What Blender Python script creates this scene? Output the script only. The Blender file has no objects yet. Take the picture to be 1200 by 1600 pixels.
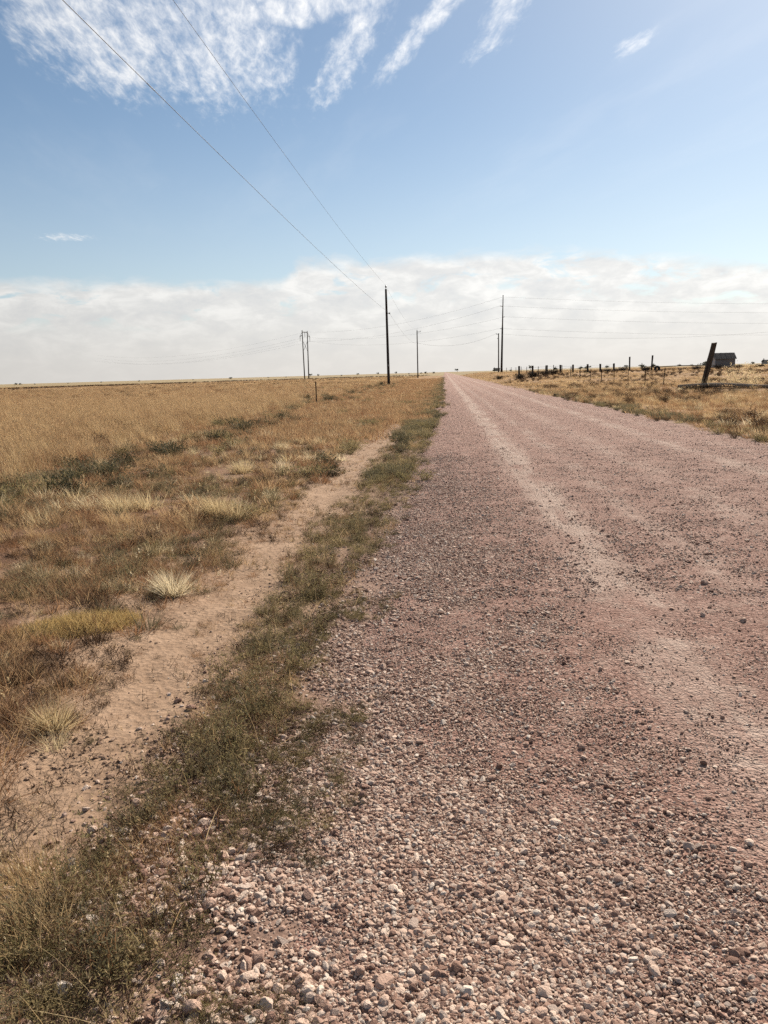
import bpy, math, random
import numpy as np
from mathutils import Vector, Matrix
R = math.radians
scene = bpy.context.scene
COL = scene.collection
rng = np.random.default_rng(7)
random.seed(7)

# ------------------------------------------------------------------ camera
EYE = 1.55
cam_data = bpy.data.cameras.new('camera')
cam = bpy.data.objects.new('camera', cam_data)
COL.objects.link(cam)
cam_data.sensor_fit = 'HORIZONTAL'
cam_data.sensor_width = 36.0
cam_data.lens = 36.0
cam_data.clip_start = 0.05
cam_data.clip_end = 30000
PITCH, YAW, ROLL = R(-10.2074), R(-4.7404), R(1.60)
fw = Vector((math.cos(PITCH) * math.sin(YAW), math.cos(PITCH) * math.cos(YAW), math.sin(PITCH)))
rt = fw.cross(Vector((0, 0, 1))).normalized()
up = rt.cross(fw).normalized()
r2 = rt * math.cos(ROLL) - up * math.sin(ROLL)
u2 = up * math.cos(ROLL) + rt * math.sin(ROLL)
cam.matrix_world = Matrix(((r2.x, u2.x, -fw.x, 0), (r2.y, u2.y, -fw.y, 0), (r2.z, u2.z, -fw.z, EYE), (0, 0, 0, 1)))
scene.camera = cam

# ------------------------------------------------------------------ colour management, render settings
vs = scene.view_settings
vs.view_transform = 'Standard'
vs.look = 'None'
vs.gamma = 1.0
vs.use_curve_mapping = False
vs.exposure = 1.0
scene.render.engine = 'CYCLES'
scene.cycles.max_bounces = 4
scene.cycles.diffuse_bounces = 2
scene.cycles.glossy_bounces = 2
scene.cycles.transmission_bounces = 4
scene.cycles.use_adaptive_sampling = True
scene.cycles.adaptive_threshold = 0.02
scene.cycles.use_denoising = False

# ------------------------------------------------------------------ sun and sky
SUN_AZ, SUN_EL = R(27), R(38)          # azimuth clockwise from +Y (the road's direction)
sd = Vector((math.sin(SUN_AZ) * math.cos(SUN_EL), math.cos(SUN_AZ) * math.cos(SUN_EL), math.sin(SUN_EL)))
sl = bpy.data.lights.new('sun', 'SUN')
sl.energy = 5.0
sl.angle = R(0.5)
sl.color = (1.0, 0.88, 0.735)
sun = bpy.data.objects.new('sun', sl)
COL.objects.link(sun)
sun.rotation_euler = sd.to_track_quat('Z', 'Y').to_euler()
sun.location = (20, 40, 60)


class G:
    """small helper to write node graphs as expressions"""
    def __init__(s, nt):
        s.nt = nt
    def put(s, sock, v):
        if v is None:
            return
        if hasattr(v, 'is_output'):
            s.nt.links.new(v, sock)
        elif isinstance(v, (tuple, list)):
            v = tuple(v)
            n = len(sock.default_value)
            sock.default_value = (v + (1.0,))[:n] if len(v) < n else v[:n]
        else:
            try:
                sock.default_value = v
            except TypeError:
                sock.default_value = (v,) * len(sock.default_value)
    def n(s, t, out=0, ins=None, **kw):
        nd = s.nt.nodes.new(t)
        for k, v in kw.items():
            setattr(nd, k, v)
        for k, v in (ins or {}).items():
            s.put(nd.inputs[k], v)
        return nd.outputs[out]
    def m(s, op, a, b=None, c=None, clamp=False):
        return s.n('ShaderNodeMath', 0, {0: a, 1: b, 2: c}, operation=op, use_clamp=clamp)
    def add(s, a, b): return s.m('ADD', a, b)
    def sub(s, a, b): return s.m('SUBTRACT', a, b)
    def mul(s, a, b): return s.m('MULTIPLY', a, b)
    def sstep(s, x, a, b, lo=0.0, hi=1.0):
        return s.n('ShaderNodeMapRange', 0, {0: x, 1: a, 2: b, 3: lo, 4: hi}, interpolation_type='SMOOTHSTEP', clamp=True)
    def box(s, x, a0, a1, b0, b1):
        return s.mul(s.sstep(x, a0, a1), s.sstep(x, b0, b1, 1.0, 0.0))
    def gauss(s, x, c, w):
        d = s.m('DIVIDE', s.sub(x, c), w)
        return s.m('EXPONENT', s.mul(s.mul(d, d), -1.0))
    def xyz(s, x, y, z=0.0):
        return s.n('ShaderNodeCombineXYZ', 0, {0: x, 1: y, 2: z})
    def sep(s, v):
        nd = s.nt.nodes.new('ShaderNodeSeparateXYZ')
        s.put(nd.inputs[0], v)
        return nd.outputs
    def noise(s, v, scale, detail=4.0, rough=0.55, dist=0.0, out=0):
        return s.n('ShaderNodeTexNoise', out, {'Vector': v, 'Scale': scale, 'Detail': detail, 'Roughness': rough, 'Distortion': dist})
    def vor(s, v, scale, out='Distance', feature='F1', rnd=1.0):
        return s.n('ShaderNodeTexVoronoi', out, {'Vector': v, 'Scale': scale, 'Randomness': rnd}, feature=feature)
    def mix(s, f, a, b, blend='MIX'):
        nd = s.nt.nodes.new('ShaderNodeMix')
        nd.data_type = 'RGBA'
        nd.blend_type = blend
        s.put(nd.inputs[0], f); s.put(nd.inputs[6], a); s.put(nd.inputs[7], b)
        return nd.outputs[2]
    def ramp(s, f, stops, interp='LINEAR'):
        nd = s.nt.nodes.new('ShaderNodeValToRGB')
        cr = nd.color_ramp
        cr.interpolation = interp
        while len(cr.elements) < len(stops):
            cr.elements.new(0.5)
        for e, (p, c) in zip(cr.elements, stops):
            e.position = p
            e.color = (*c, 1) if len(c) == 3 else c
        s.put(nd.inputs[0], f)
        return nd.outputs[0]
    def bump(s, h, strength, dist, normal=None):
        nd = s.nt.nodes.new('ShaderNodeBump')
        nd.inputs['Strength'].default_value = strength
        nd.inputs['Distance'].default_value = dist
        s.put(nd.inputs['Height'], h)
        if normal is not None:
            s.put(nd.inputs['Normal'], normal)
        return nd.outputs[0]


world = bpy.data.worlds.new('World')
scene.world = world
world.use_nodes = True
world.cycles.sampling_method = 'MANUAL'
world.cycles.sample_map_resolution = 512
wt = world.node_tree
wt.nodes.clear()
g = G(wt)
SKY = 0.050
sky = wt.nodes.new('ShaderNodeTexSky')
sky.sky_type = 'NISHITA'
sky.sun_disc = False
sky.sun_elevation = SUN_EL
sky.sun_rotation = SUN_AZ
sky.altitude = 900
sky.air_density = 1.0
sky.dust_density = 1.0
sky.ozone_density = 0.7
dirv = g.n('ShaderNodeTexCoord', 'Generated')
dx, dy, dz = g.sep(dirv)
zc = g.m('MAXIMUM', dz, 0.015)
U = g.m('DIVIDE', dx, zc)      # position on a flat cloud deck one unit up
V = g.m('DIVIDE', dy, zc)
deck = g.xyz(U, V)
# high, rippled cloud: patches and streaks that run with the wind
wob = g.noise(deck, 1.3, 3)
Uw = g.add(U, g.mul(g.sub(wob, 0.5), 0.28))
Vw = g.add(V, g.mul(g.sub(g.noise(g.xyz(U, V, 7.3), 1.7, 3), 0.5), 0.9))
along = g.add(Uw, g.mul(V, 0.30))                     # constant along a streak
fine = g.noise(g.xyz(g.mul(g.add(U, g.mul(V, 0.16)), 25.0), g.mul(V, 8.0), 1.0), 1.0, 6, 0.66, 0.25)
stre = g.noise(g.xyz(g.mul(along, 7.0), g.mul(V, 1.1), 4.0), 1.0, 5, 0.6, 0.3)
pA = g.mul(g.box(Uw, -1.46, -1.02, -0.58, -0.38), g.sstep(Vw, 2.45, 3.45, 1.0, 0.0))
pA2 = g.mul(g.gauss(g.add(U, g.mul(V, 0.33)), 0.575, 0.082), g.sstep(Vw, 2.75, 3.40, 1.0, 0.0))
pA3 = g.mul(g.box(Uw, -0.75, -0.5, -0.16, -0.04), g.sstep(Vw, 2.25, 2.50, 1.0, 0.0))
pA = g.m('MAXIMUM', pA, g.m('MAXIMUM', g.mul(pA2, 0.95), pA3))
pB = g.mul(g.gauss(g.add(U, g.mul(V, 0.40)), 0.945, 0.052), g.sstep(Vw, 2.45, 3.10, 1.0, 0.0))
pC = g.mul(g.gauss(g.add(U, g.mul(V, 0.16)), 0.572, 0.066), g.sstep(Vw, 2.55, 2.85, 1.0, 0.0))
pD = g.mul(g.gauss(g.add(U, g.mul(V, 0.25)), 1.28, 0.055), g.gauss(V, 2.70, 0.11))
pE = g.mul(g.gauss(U, -2.62, 0.22), g.gauss(V, 5.45, 0.16))
rest = g.mul(g.sstep(g.noise(g.xyz(U, V, 3.1), 0.55, 3), 0.52, 0.66), g.sstep(V, 1.5, 2.2, 1.0, 0.0))
mask = g.m('MAXIMUM', g.m('MAXIMUM', pA, g.mul(pB, 0.95)), g.m('MAXIMUM', g.mul(pC, 0.92), g.m('MAXIMUM', g.mul(pD, 0.95), g.m('MAXIMUM', g.mul(pE, 0.9), g.mul(rest, 0.8)))))
tex = g.add(g.mul(fine, 0.62), g.mul(stre, 0.38))
dens = g.sstep(g.add(tex, g.mul(g.sub(mask, 1.0), 0.30)), 0.27, 0.72)
dens = g.mul(dens, g.sstep(mask, 0.02, 0.5))
veil = g.mul(g.sstep(g.noise(g.xyz(along, g.mul(V, 0.25), 9.0), 2.2, 4, 0.6), 0.45, 0.8), 0.10)
dens = g.m('MINIMUM', g.add(g.mul(dens, 0.86), g.mul(veil, g.sstep(dz, 0.1, 0.3))), 1.0)
# low cloud bank round the whole horizon
azim = g.n('ShaderNodeVectorMath', 0, {0: g.xyz(dx, dy, 0.0)}, operation='NORMALIZE')
ax, ay, az_ = g.sep(azim)
el = g.m('ARCTAN2', dz, g.m('SQRT', g.add(g.mul(dx, dx), g.mul(dy, dy))))
top0 = g.noise(azim, 3.2, 2)
step = g.mul(g.sstep(ax, -0.205, -0.178, 0.0, 0.024), g.sstep(ax, 0.14, 0.42, 1.0, -0.5))
bandc = g.xyz(g.mul(ax, 18.0), g.mul(ay, 18.0), g.mul(el, 48.0))
edge = g.noise(bandc, 1.0, 6, 0.6, 0.4)
edge2 = g.noise(g.xyz(g.mul(ax, 5.0), g.mul(ay, 5.0), g.mul(el, 30.0)), 1.0, 3, 0.5)
topE = g.add(g.add(0.117, step), g.add(g.mul(g.sub(top0, 0.5), 0.016), g.add(g.mul(g.sub(edge, 0.5), 0.030), g.mul(g.sub(edge2, 0.5), 0.016))))
band = g.sstep(g.sub(topE, el), -0.007, 0.015)
tatter = g.sstep(edge, 0.30, 0.46)
band = g.mul(band, g.m('MAXIMUM', tatter, g.sstep(g.sub(topE, el), 0.02, 0.06)))
lump = g.noise(g.xyz(g.mul(ax, 20.0), g.mul(ay, 20.0), g.mul(el, 48.0)), 1.0, 6, 0.62, 0.3)
bandcol = g.ramp(lump, [(0.30, (0.66, 0.665, 0.67)), (0.48, (0.76, 0.752, 0.735)), (0.64, (0.90, 0.885, 0.855))])
lowhaze = g.sstep(el, 0.005, 0.105, 1.0, 0.0)
bandcol = g.mix(g.mul(lowhaze, 0.80), bandcol, (0.71, 0.68, 0.65))
# brightening of the cloud toward the sun's side of the sky
sunward = g.n('ShaderNodeVectorMath', 1, {0: dirv, 1: tuple(sd)}, operation='DOT_PRODUCT')
glow = g.sstep(sunward, 0.2, 1.0, 0.42, 0.61)
bandcol = g.n('ShaderNodeVectorMath', 0, {0: bandcol, 3: glow}, operation='SCALE')
cirr = g.n('ShaderNodeVectorMath', 0, {0: g.ramp(tex, [(0.35, (0.86, 0.87, 0.90)), (0.62, (1.04, 1.02, 0.99))]), 3: glow}, operation='SCALE')
skyc = g.n('ShaderNodeVectorMath', 0, {0: sky.outputs[0], 1: (SKY * 0.95, SKY * 1.01, SKY * 1.0)}, operation='MULTIPLY')
hz = g.n('ShaderNodeVectorMath', 0, {0: (0.70, 0.72, 0.73), 3: glow}, operation='SCALE')
skyc = g.mix(g.sstep(el, 0.06, 0.32, 0.30, 0.0), skyc, hz)
c1 = g.mix(dens, skyc, cirr)
c2 = g.mix(g.mul(band, 0.93), c1, bandcol)
bg = wt.nodes.new('ShaderNodeBackground')
bg.inputs['Strength'].default_value = 1.0
wt.links.new(c2, bg.inputs['Color'])
wo = wt.nodes.new('ShaderNodeOutputWorld')
wt.links.new(bg.outputs[0], wo.inputs[0])

# ------------------------------------------------------------------ numpy helpers
def vnoise(x, y, seed=0):
    xi = np.floor(x).astype(np.int64); yi = np.floor(y).astype(np.int64)
    fx = x - xi; fy = y - yi
    fx = fx * fx * (3 - 2 * fx); fy = fy * fy * (3 - 2 * fy)
    def hsh(i, j):
        n = (i * 374761393 + j * 668265263 + seed * 974634777) & 0x7fffffff
        n = ((n ^ (n >> 13)) * 1274126177) & 0x7fffffff
        return ((n ^ (n >> 16)) & 0xffff) / 65535.0
    a = hsh(xi, yi); b = hsh(xi + 1, yi); c = hsh(xi, yi + 1); d = hsh(xi + 1, yi + 1)
    return (a * (1 - fx) + b * fx) * (1 - fy) + (c * (1 - fx) + d * fx) * fy
def fbm(x, y, f, octv=3, seed=0):
    s = 0.0; a = 0.5; t = 0.0
    for k in range(octv):
        s = s + a * vnoise(x * f + 17.3 * k, y * f - 9.1 * k, seed + k)
        t += a; a *= 0.5; f *= 2.03
    return s / t
def ss(x, a, b):
    t = np.clip((x - a) / (b - a), 0, 1)
    return t * t * (3 - 2 * t)

BANK = np.array([(-240.0, 60.0), (-150.0, 160.0), (-104.0, 232.0), (-80.0, 318.0), (-40.0, 345.0), (-9.0, 352.0)])
def bank_dist(x, y):
    d = np.full(np.shape(x), 1e9)
    for (ax_, ay_), (bx_, by_) in zip(BANK[:-1], BANK[1:]):
        vx, vy = bx_ - ax_, by_ - ay_
        t = np.clip(((x - ax_) * vx + (y - ay_) * vy) / (vx * vx + vy * vy), 0, 1)
        d = np.minimum(d, np.hypot(x - ax_ - t * vx, y - ay_ - t * vy))
    return d
def edge_left(y):
    return -0.50 + 0.16 * (fbm(y * 0 + 3.0, y, 0.9, 3, 21) - 0.5) * 2
def edge_right(y):
    return 6.15 + 0.22 * (fbm(y * 0 + 8.0, y, 0.6, 3, 22) - 0.5) * 2
def height(x, y):
    x = np.asarray(x, float); y = np.asarray(y, float)
    on_road = ss(x, -0.8, 0.2) * (1 - ss(x, 5.6, 6.6))
    z = 0.045 * on_road * (1 - ((x - 2.8) / 4.2) ** 2)
    z = z - 0.05 * np.exp(-((x + 1.6) / 0.55) ** 2)
    off = 1 - on_road
    near = np.exp(-np.clip(y, 0, None) / 25.0)
    z = z + off * near * (0.045 * (fbm(x * 0.6 + y * 0.8, y * 0.6 - x * 0.8, 1.3, 3, 1) - 0.5) + 0.018 * (fbm(x * 0.8 + y * 0.6, y * 0.8 - x * 0.6, 5.0, 2, 2) - 0.5))
    z = z + off * 0.22 * (fbm(x, y, 0.16, 3, 3) - 0.5) * (0.35 + 0.65 * ss(np.abs(x - 2.8), 5, 14)) 
    z = z + on_road * 0.012 * (fbm(x * 1.5, y * 0.5, 1.2, 3, 4) - 0.5)
    rise = ss(x, 7, 14) * ss(y, 80, 118)
    z = z + 0.82 * rise + rise * 0.25 * (fbm(x, y, 0.05, 2, 5) - 0.5)
    z = z + 0.30 * np.exp(-((y - 47.0 + 0.9 * (x - 15.7)) / 1.6) ** 2) * ss(x, 9.5, 13.0) * (1 - ss(x, 24, 30))
    z = z + 0.28 * np.exp(-(bank_dist(x, y) / 3.2) ** 2) * (0.6 + 0.8 * fbm(x, y, 0.11, 2, 6))
    far = ss(np.hypot(x, y), 500, 3000)
    z = z + far * 2.2 * (fbm(x, y, 0.0011, 2, 9) - 0.55)
    return z

def mesh_from(name, verts, faces, smooth=False):
    me = bpy.data.meshes.new(name)
    verts = np.asarray(verts, np.float32)
    if isinstance(faces, np.ndarray):
        nf, k = faces.shape
        me.vertices.add(len(verts)); me.vertices.foreach_set('co', verts.ravel())
        me.loops.add(nf * k); me.loops.foreach_set('vertex_index', faces.astype(np.int32).ravel())
        me.polygons.add(nf)
        me.polygons.foreach_set('loop_start', np.arange(0, nf * k, k, dtype=np.int32))
    else:
        me.from_pydata([tuple(map(float, v)) for v in verts], [], [tuple(map(int, f)) for f in faces])
    if smooth:
        me.polygons.foreach_set('use_smooth', np.ones(len(me.polygons), bool))
    me.update(calc_edges=True)
    me.validate()
    return me

def obj(name, me, mat=None, parent=None, loc=None, rot=None):
    o = bpy.data.objects.new(name, me)
    COL.objects.link(o)
    if mat is not None and me is not None:
        if not me.materials:
            me.materials.append(mat)
    if parent is not None:
        o.parent = parent
    if loc is not None:
        o.location = loc
    if rot is not None:
        o.rotation_euler = rot
    return o
def tag(o, label=None, cat=None, group=None, kind=None):
    if label: o['label'] = label
    if cat: o['category'] = cat
    if group: o['group'] = group
    if kind: o['kind'] = kind
    return o
def empty(name, loc=(0, 0, 0), rz=0.0):
    o = bpy.data.objects.new(name, None)
    COL.objects.link(o)
    o.location = loc
    o.rotation_euler = (0, 0, rz)
    o.empty_display_size = 0.2
    return o

class MB:
    def __init__(s):
        s.v = []; s.f = []
    def box(s, c, h, rot=None):
        b = len(s.v)
        for sx in (-1, 1):
            for sy in (-1, 1):
                for sz in (-1, 1):
                    p = Vector((sx * h[0], sy * h[1], sz * h[2]))
                    if rot is not None:
                        p = rot @ p
                    s.v.append((p.x + c[0], p.y + c[1], p.z + c[2]))
        for q in ((0, 1, 3, 2), (4, 6, 7, 5), (0, 4, 5, 1), (2, 3, 7, 6), (0, 2, 6, 4), (1, 5, 7, 3)):
            s.f.append(tuple(b + i for i in q))
        return s
    def tube(s, pts, rad, n=8, cap=True):
        pts = [Vector(p) for p in pts]
        if not hasattr(rad, '__len__'):
            rad = [rad] * len(pts)
        b = len(s.v)
        ref = Vector((0, 0, 1))
        t0 = (pts[-1] - pts[0]).normalized()
        if abs(t0.dot(ref)) > 0.9:
            ref = Vector((1, 0, 0))
        for i, p in enumerate(pts):
            t = (pts[min(i + 1, len(pts) - 1)] - pts[max(i - 1, 0)]).normalized()
            a = t.cross(ref).normalized(); c = t.cross(a)
            for k in range(n):
                th = 2 * math.pi * k / n
                q = p + (a * math.cos(th) + c * math.sin(th)) * rad[i]
                s.v.append(tuple(q))
        for i in range(len(pts) - 1):
            for k in range(n):
                k2 = (k + 1) % n
                s.f.append((b + i * n + k, b + i * n + k2, b + (i + 1) * n + k2, b + (i + 1) * n + k))
        if cap:
            s.f.append(tuple(b + k for k in range(n))[::-1])
            s.f.append(tuple(b + (len(pts) - 1) * n + k for k in range(n)))
        return s
    def build(s, name, mat, parent=None, loc=None, rot=None, smooth=False):
        return obj(name, mesh_from(name, s.v, s.f, smooth), mat, parent, loc, rot)

# ------------------------------------------------------------------ materials
def newmat(name):
    m = bpy.data.materials.new(name)
    m.use_nodes = True
    m.node_tree.nodes.clear()
    return m, G(m.node_tree)
ALBEDO = 0.64
def finish(m, g, col, rough=0.9, normal=None, transl=0.0, transl_col=None, spec=0.2, metal=0.0, k=ALBEDO):
    col = g.n('ShaderNodeVectorMath', 0, {0: col, 3: k}, operation='SCALE')
    out = m.node_tree.nodes.new('ShaderNodeOutputMaterial')
    ins = {'Base Color': col, 'Roughness': rough, 'Specular IOR Level': spec, 'Metallic': metal}
    if normal is not None:
        ins['Normal'] = normal
    sh = g.n('ShaderNodeBsdfPrincipled', 0, ins)
    if transl > 0:
        tr = g.n('ShaderNodeBsdfTranslucent', 0, {'Color': transl_col if transl_col is not None else col})
        sh = g.n('ShaderNodeMixShader', 0, {0: transl, 1: sh, 2: tr})
    g.put(out.inputs[0], sh)
    return m

def leaf_mat(name, stops, transl=0.4, rough=0.75, k=None):
    m, g = newmat(name)
    rnd = g.n('ShaderNodeObjectInfo', 'Random')
    pos = g.n('ShaderNodeNewGeometry', 'Position')
    isl = g.n('ShaderNodeNewGeometry', 'Random Per Island')
    x, y, z = g.sep(pos)
    broad = g.noise(g.xyz(g.mul(x, 0.35), y, 0.0), 0.11, 3, 0.6)
    f = g.add(g.mul(rnd, 0.42), g.add(g.mul(isl, 0.20), g.add(g.mul(g.noise(pos, 0.7, 2), 0.27), g.mul(broad, 0.12))))
    col = g.ramp(f, stops)
    return finish(m, g, col, rough, None, transl, None, 0.15, k=k or ALBEDO)

M = {}
M['straw'] = leaf_mat('straw', [(0.22, (0.23, 0.148, 0.080)), (0.42, (0.42, 0.283, 0.152)), (0.62, (0.54, 0.37, 0.205)), (0.85, (0.66, 0.48, 0.285))], 0.55, k=0.74)
M['straw_pale'] = leaf_mat('straw_pale', [(0.2, (0.58, 0.45, 0.25)), (0.5, (0.70, 0.58, 0.36)), (0.85, (0.86, 0.76, 0.56))], 0.5, k=0.80)
M['straw_gold'] = leaf_mat('straw_gold', [(0.2, (0.42, 0.285, 0.14)), (0.5, (0.60, 0.44, 0.24)), (0.85, (0.76, 0.60, 0.37))], 0.5, k=0.78)
M['straw_red'] = leaf_mat('straw_red', [(0.2, (0.22, 0.115, 0.062)), (0.5, (0.37, 0.205, 0.11)), (0.85, (0.52, 0.33, 0.18))], 0.5)
M['straw_yellow'] = leaf_mat('straw_yellow', [(0.2, (0.35, 0.235, 0.085)), (0.5, (0.55, 0.385, 0.15)), (0.85, (0.70, 0.52, 0.25))], 0.5)
M['weed_green'] = leaf_mat('weed_green', [(0.2, (0.15, 0.125, 0.062)), (0.42, (0.265, 0.225, 0.11)), (0.62, (0.385, 0.31, 0.16)), (0.85, (0.52, 0.38, 0.215))], 0.5)
M['weed_grey'] = leaf_mat('weed_grey', [(0.2, (0.11, 0.10, 0.06)), (0.5, (0.21, 0.185, 0.11)), (0.85, (0.40, 0.32, 0.19))], 0.45)
M['weed_dark'] = leaf_mat('weed_dark', [(0.2, (0.075, 0.075, 0.042)), (0.5, (0.135, 0.13, 0.072)), (0.85, (0.23, 0.20, 0.115))], 0.25)
M['weed_brown'] = leaf_mat('weed_brown', [(0.2, (0.075, 0.042, 0.024)), (0.5, (0.14, 0.082, 0.045)), (0.85, (0.23, 0.145, 0.08))], 0.20)
M['heap'] = leaf_mat('heap', [(0.2, (0.025, 0.02, 0.016)), (0.5, (0.05, 0.038, 0.028)), (0.85, (0.10, 0.075, 0.05))], 0.1)
M['twig'] = leaf_mat('twig', [(0.2, (0.035, 0.024, 0.018)), (0.6, (0.08, 0.052, 0.036)), (0.9, (0.17, 0.12, 0.08))], 0.0)
M['tree_leaf'] = leaf_mat('tree_leaf', [(0.2, (0.05, 0.06, 0.04)), (0.5, (0.09, 0.10, 0.06)), (0.85, (0.15, 0.15, 0.09))], 0.2)

def stone_mat(name, stops):
    m, g = newmat(name)
    rnd = g.n('ShaderNodeObjectInfo', 'Random')
    tc = g.n('ShaderNodeTexCoord', 'Object')
    nz = g.noise(tc, 2.3, 5, 0.6)
    f = g.add(g.mul(rnd, 0.72), g.mul(nz, 0.28))
    col = g.ramp(f, stops)
    sp = g.sstep(g.noise(tc, 7.0, 3, 0.6), 0.52, 0.72)
    col = g.mix(g.mul(sp, 0.16), col, (0.20, 0.125, 0.10))
    return finish(m, g, col, 0.88, g.bump(g.noise(tc, 3.5, 4, 0.6), 0.35, 0.12), spec=0.22, k=0.66)
M['stone'] = stone_mat('stone', [(0.06, (0.14, 0.08, 0.060)), (0.26, (0.32, 0.196, 0.15)), (0.52, (0.515, 0.352, 0.276)), (0.76, (0.705, 0.54, 0.435)), (0.95, (0.93, 0.79, 0.67))])
M['stone_pale'] = stone_mat('stone_pale', [(0.1, (0.44, 0.33, 0.275)), (0.5, (0.60, 0.49, 0.415)), (0.95, (0.78, 0.70, 0.61))])
M['clod'] = stone_mat('clod', [(0.1, (0.14, 0.088, 0.062)), (0.5, (0.28, 0.185, 0.13)), (0.95, (0.44, 0.31, 0.225))])

def wood_mat(name, c0, c1, c2, sc=1.0):
    m, g = newmat(name)
    tc = g.n('ShaderNodeTexCoord', 'Object')
    x, y, z = g.sep(tc)
    gr = g.noise(g.xyz(g.mul(x, 28 * sc), g.mul(y, 28 * sc), g.mul(z, 1.6 * sc)), 1.0, 5, 0.65, 0.3)
    big = g.noise(tc, 1.1 * sc, 3)
    col = g.ramp(g.add(g.mul(gr, 0.75), g.mul(big, 0.25)), [(0.3, c0), (0.5, c1), (0.72, c2)])
    return finish(m, g, col, 0.9, g.bump(gr, 0.6, 0.02), spec=0.15)
M['pole_wood'] = wood_mat('pole_wood', (0.022, 0.017, 0.014), (0.045, 0.034, 0.027), (0.085, 0.065, 0.05))
M['pole_grey'] = wood_mat('pole_grey', (0.06, 0.052, 0.045), (0.12, 0.105, 0.09), (0.20, 0.175, 0.15))
M['timber'] = wood_mat('timber', (0.035, 0.027, 0.021), (0.09, 0.068, 0.05), (0.18, 0.14, 0.105))
M['shed_board'] = wood_mat('shed_board', (0.15, 0.15, 0.155), (0.23, 0.23, 0.235), (0.33, 0.325, 0.33))
M['shed_roof'] = wood_mat('shed_roof', (0.045, 0.043, 0.043), (0.075, 0.072, 0.072), (0.12, 0.113, 0.11))
M['shed_gable'] = wood_mat('shed_gable', (0.40, 0.40, 0.40), (0.55, 0.545, 0.54), (0.68, 0.67, 0.66))
M['log_wood'] = wood_mat('log_wood', (0.14, 0.11, 0.085), (0.28, 0.225, 0.175), (0.42, 0.35, 0.28))

def plain(name, col, rough=0.6, metal=0.0, var=0.35, sc=8.0):
    m, g = newmat(name)
    tc = g.n('ShaderNodeTexCoord', 'Object')
    nz = g.noise(tc, sc, 4)
    dark = tuple(c * (1 - var) for c in col); lite = tuple(min(1, c * (1 + var)) for c in col)
    return finish(m, g, g.ramp(nz, [(0.3, dark), (0.7, lite)]), rough, metal=metal, spec=0.3)
M['rust'] = plain('rust', (0.05, 0.027, 0.018), 0.8, 0.2)
M['wire'] = plain('wire', (0.13, 0.14, 0.16), 0.6, 0.2)
M['steel'] = plain('steel', (0.32, 0.33, 0.34), 0.45, 0.7)
M['ceramic'] = plain('ceramic', (0.16, 0.15, 0.15), 0.25)
M['rubber'] = plain('rubber', (0.018, 0.017, 0.017), 0.75)
M['plaster'] = plain('plaster', (0.45, 0.43, 0.40), 0.9)
M['bark'] = wood_mat('bark', (0.04, 0.03, 0.025), (0.075, 0.058, 0.045), (0.12, 0.095, 0.075))

# ground: soil, sand and thatch
def ground_material():
    m, g = newmat('ground_soil')
    P = g.n('ShaderNodeNewGeometry', 'Position')
    x, y, z = g.sep(P)
    wx = g.add(x, g.mul(g.sub(g.noise(P, 0.9, 4), 0.5), 1.1))
    wx2 = g.add(x, g.mul(g.sub(g.noise(P, 0.25, 4), 0.5), 4.0))
    n1 = g.noise(P, 0.55, 5, 0.6)
    n2 = g.noise(P, 5.0, 5, 0.62)
    n3 = g.noise(P, 38.0, 4, 0.65)
    sand = g.ramp(g.add(g.mul(n2, 0.6), g.mul(n3, 0.4)), [(0.3, (0.235, 0.155, 0.102)), (0.5, (0.36, 0.248, 0.170)), (0.7, (0.48, 0.342, 0.242))])
    red = g.ramp(g.add(g.mul(n2, 0.55), g.mul(n3, 0.45)), [(0.3, (0.10, 0.055, 0.035)), (0.5, (0.20, 0.115, 0.072)), (0.7, (0.34, 0.22, 0.145))])
    thatch = g.ramp(g.add(g.mul(n1, 0.5), g.mul(n2, 0.5)), [(0.3, (0.20, 0.12, 0.06)), (0.5, (0.33, 0.205, 0.105)), (0.7, (0.46, 0.30, 0.16))])
    fsand = g.mul(g.gauss(wx, -1.55, 0.75), g.sstep(y, 24.0, 40.0, 1.0, 0.25))
    patch = g.mul(g.sstep(n1, 0.50, 0.62), g.mul(g.box(wx, -6.5, -4.5, -0.6, 0.2), 0.75))
    col = g.mix(g.m('MINIMUM', g.add(fsand, patch), 1.0), red, sand)
    fth = g.m('MAXIMUM', g.sstep(wx2, -8.6, -6.4, 1.0, 0.0), g.sstep(wx2, 6.4, 8.0))
    fth = g.m('MAXIMUM', fth, g.sstep(y, 30.0, 60.0))
    col = g.mix(fth, col, thatch)
    shoulder = g.ramp(g.add(g.mul(n2, 0.5), g.mul(n3, 0.5)), [(0.3, (0.17, 0.108, 0.082)), (0.5, (0.28, 0.187, 0.147)), (0.7, (0.41, 0.295, 0.24))])
    col = g.mix(g.mul(g.sstep(wx, -1.15, -0.55), g.sstep(wx, 6.3, 7.0, 1.0, 0.0)), col, shoulder)
    # far land: bands of greener and paler range
    dist = g.m('SQRT', g.add(g.mul(x, x), g.mul(y, y)))
    farn = g.noise(g.xyz(g.mul(x, 0.35), y, 0.0), 0.006, 4, 0.6)
    farc = g.ramp(farn, [(0.35, (0.26, 0.20, 0.11)), (0.5, (0.34, 0.27, 0.155)), (0.65, (0.40, 0.32, 0.20))])
    col = g.mix(g.sstep(dist, 300.0, 380.0), col, farc)
    # weathered brown earth showing on the bank at the far side of the field
    bk = g.n('ShaderNodeAttribute', 'Fac', attribute_name='bank')
    col = g.mix(bk, col, (0.10, 0.055, 0.032))
    h = g.add(g.mul(n2, 0.6), g.add(g.mul(n3, 0.25), g.mul(g.vor(P, 26.0), 0.25)))
    return finish(m, g, col, 0.95, g.bump(h, 0.8, 0.04), spec=0.1, k=0.65)
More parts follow.
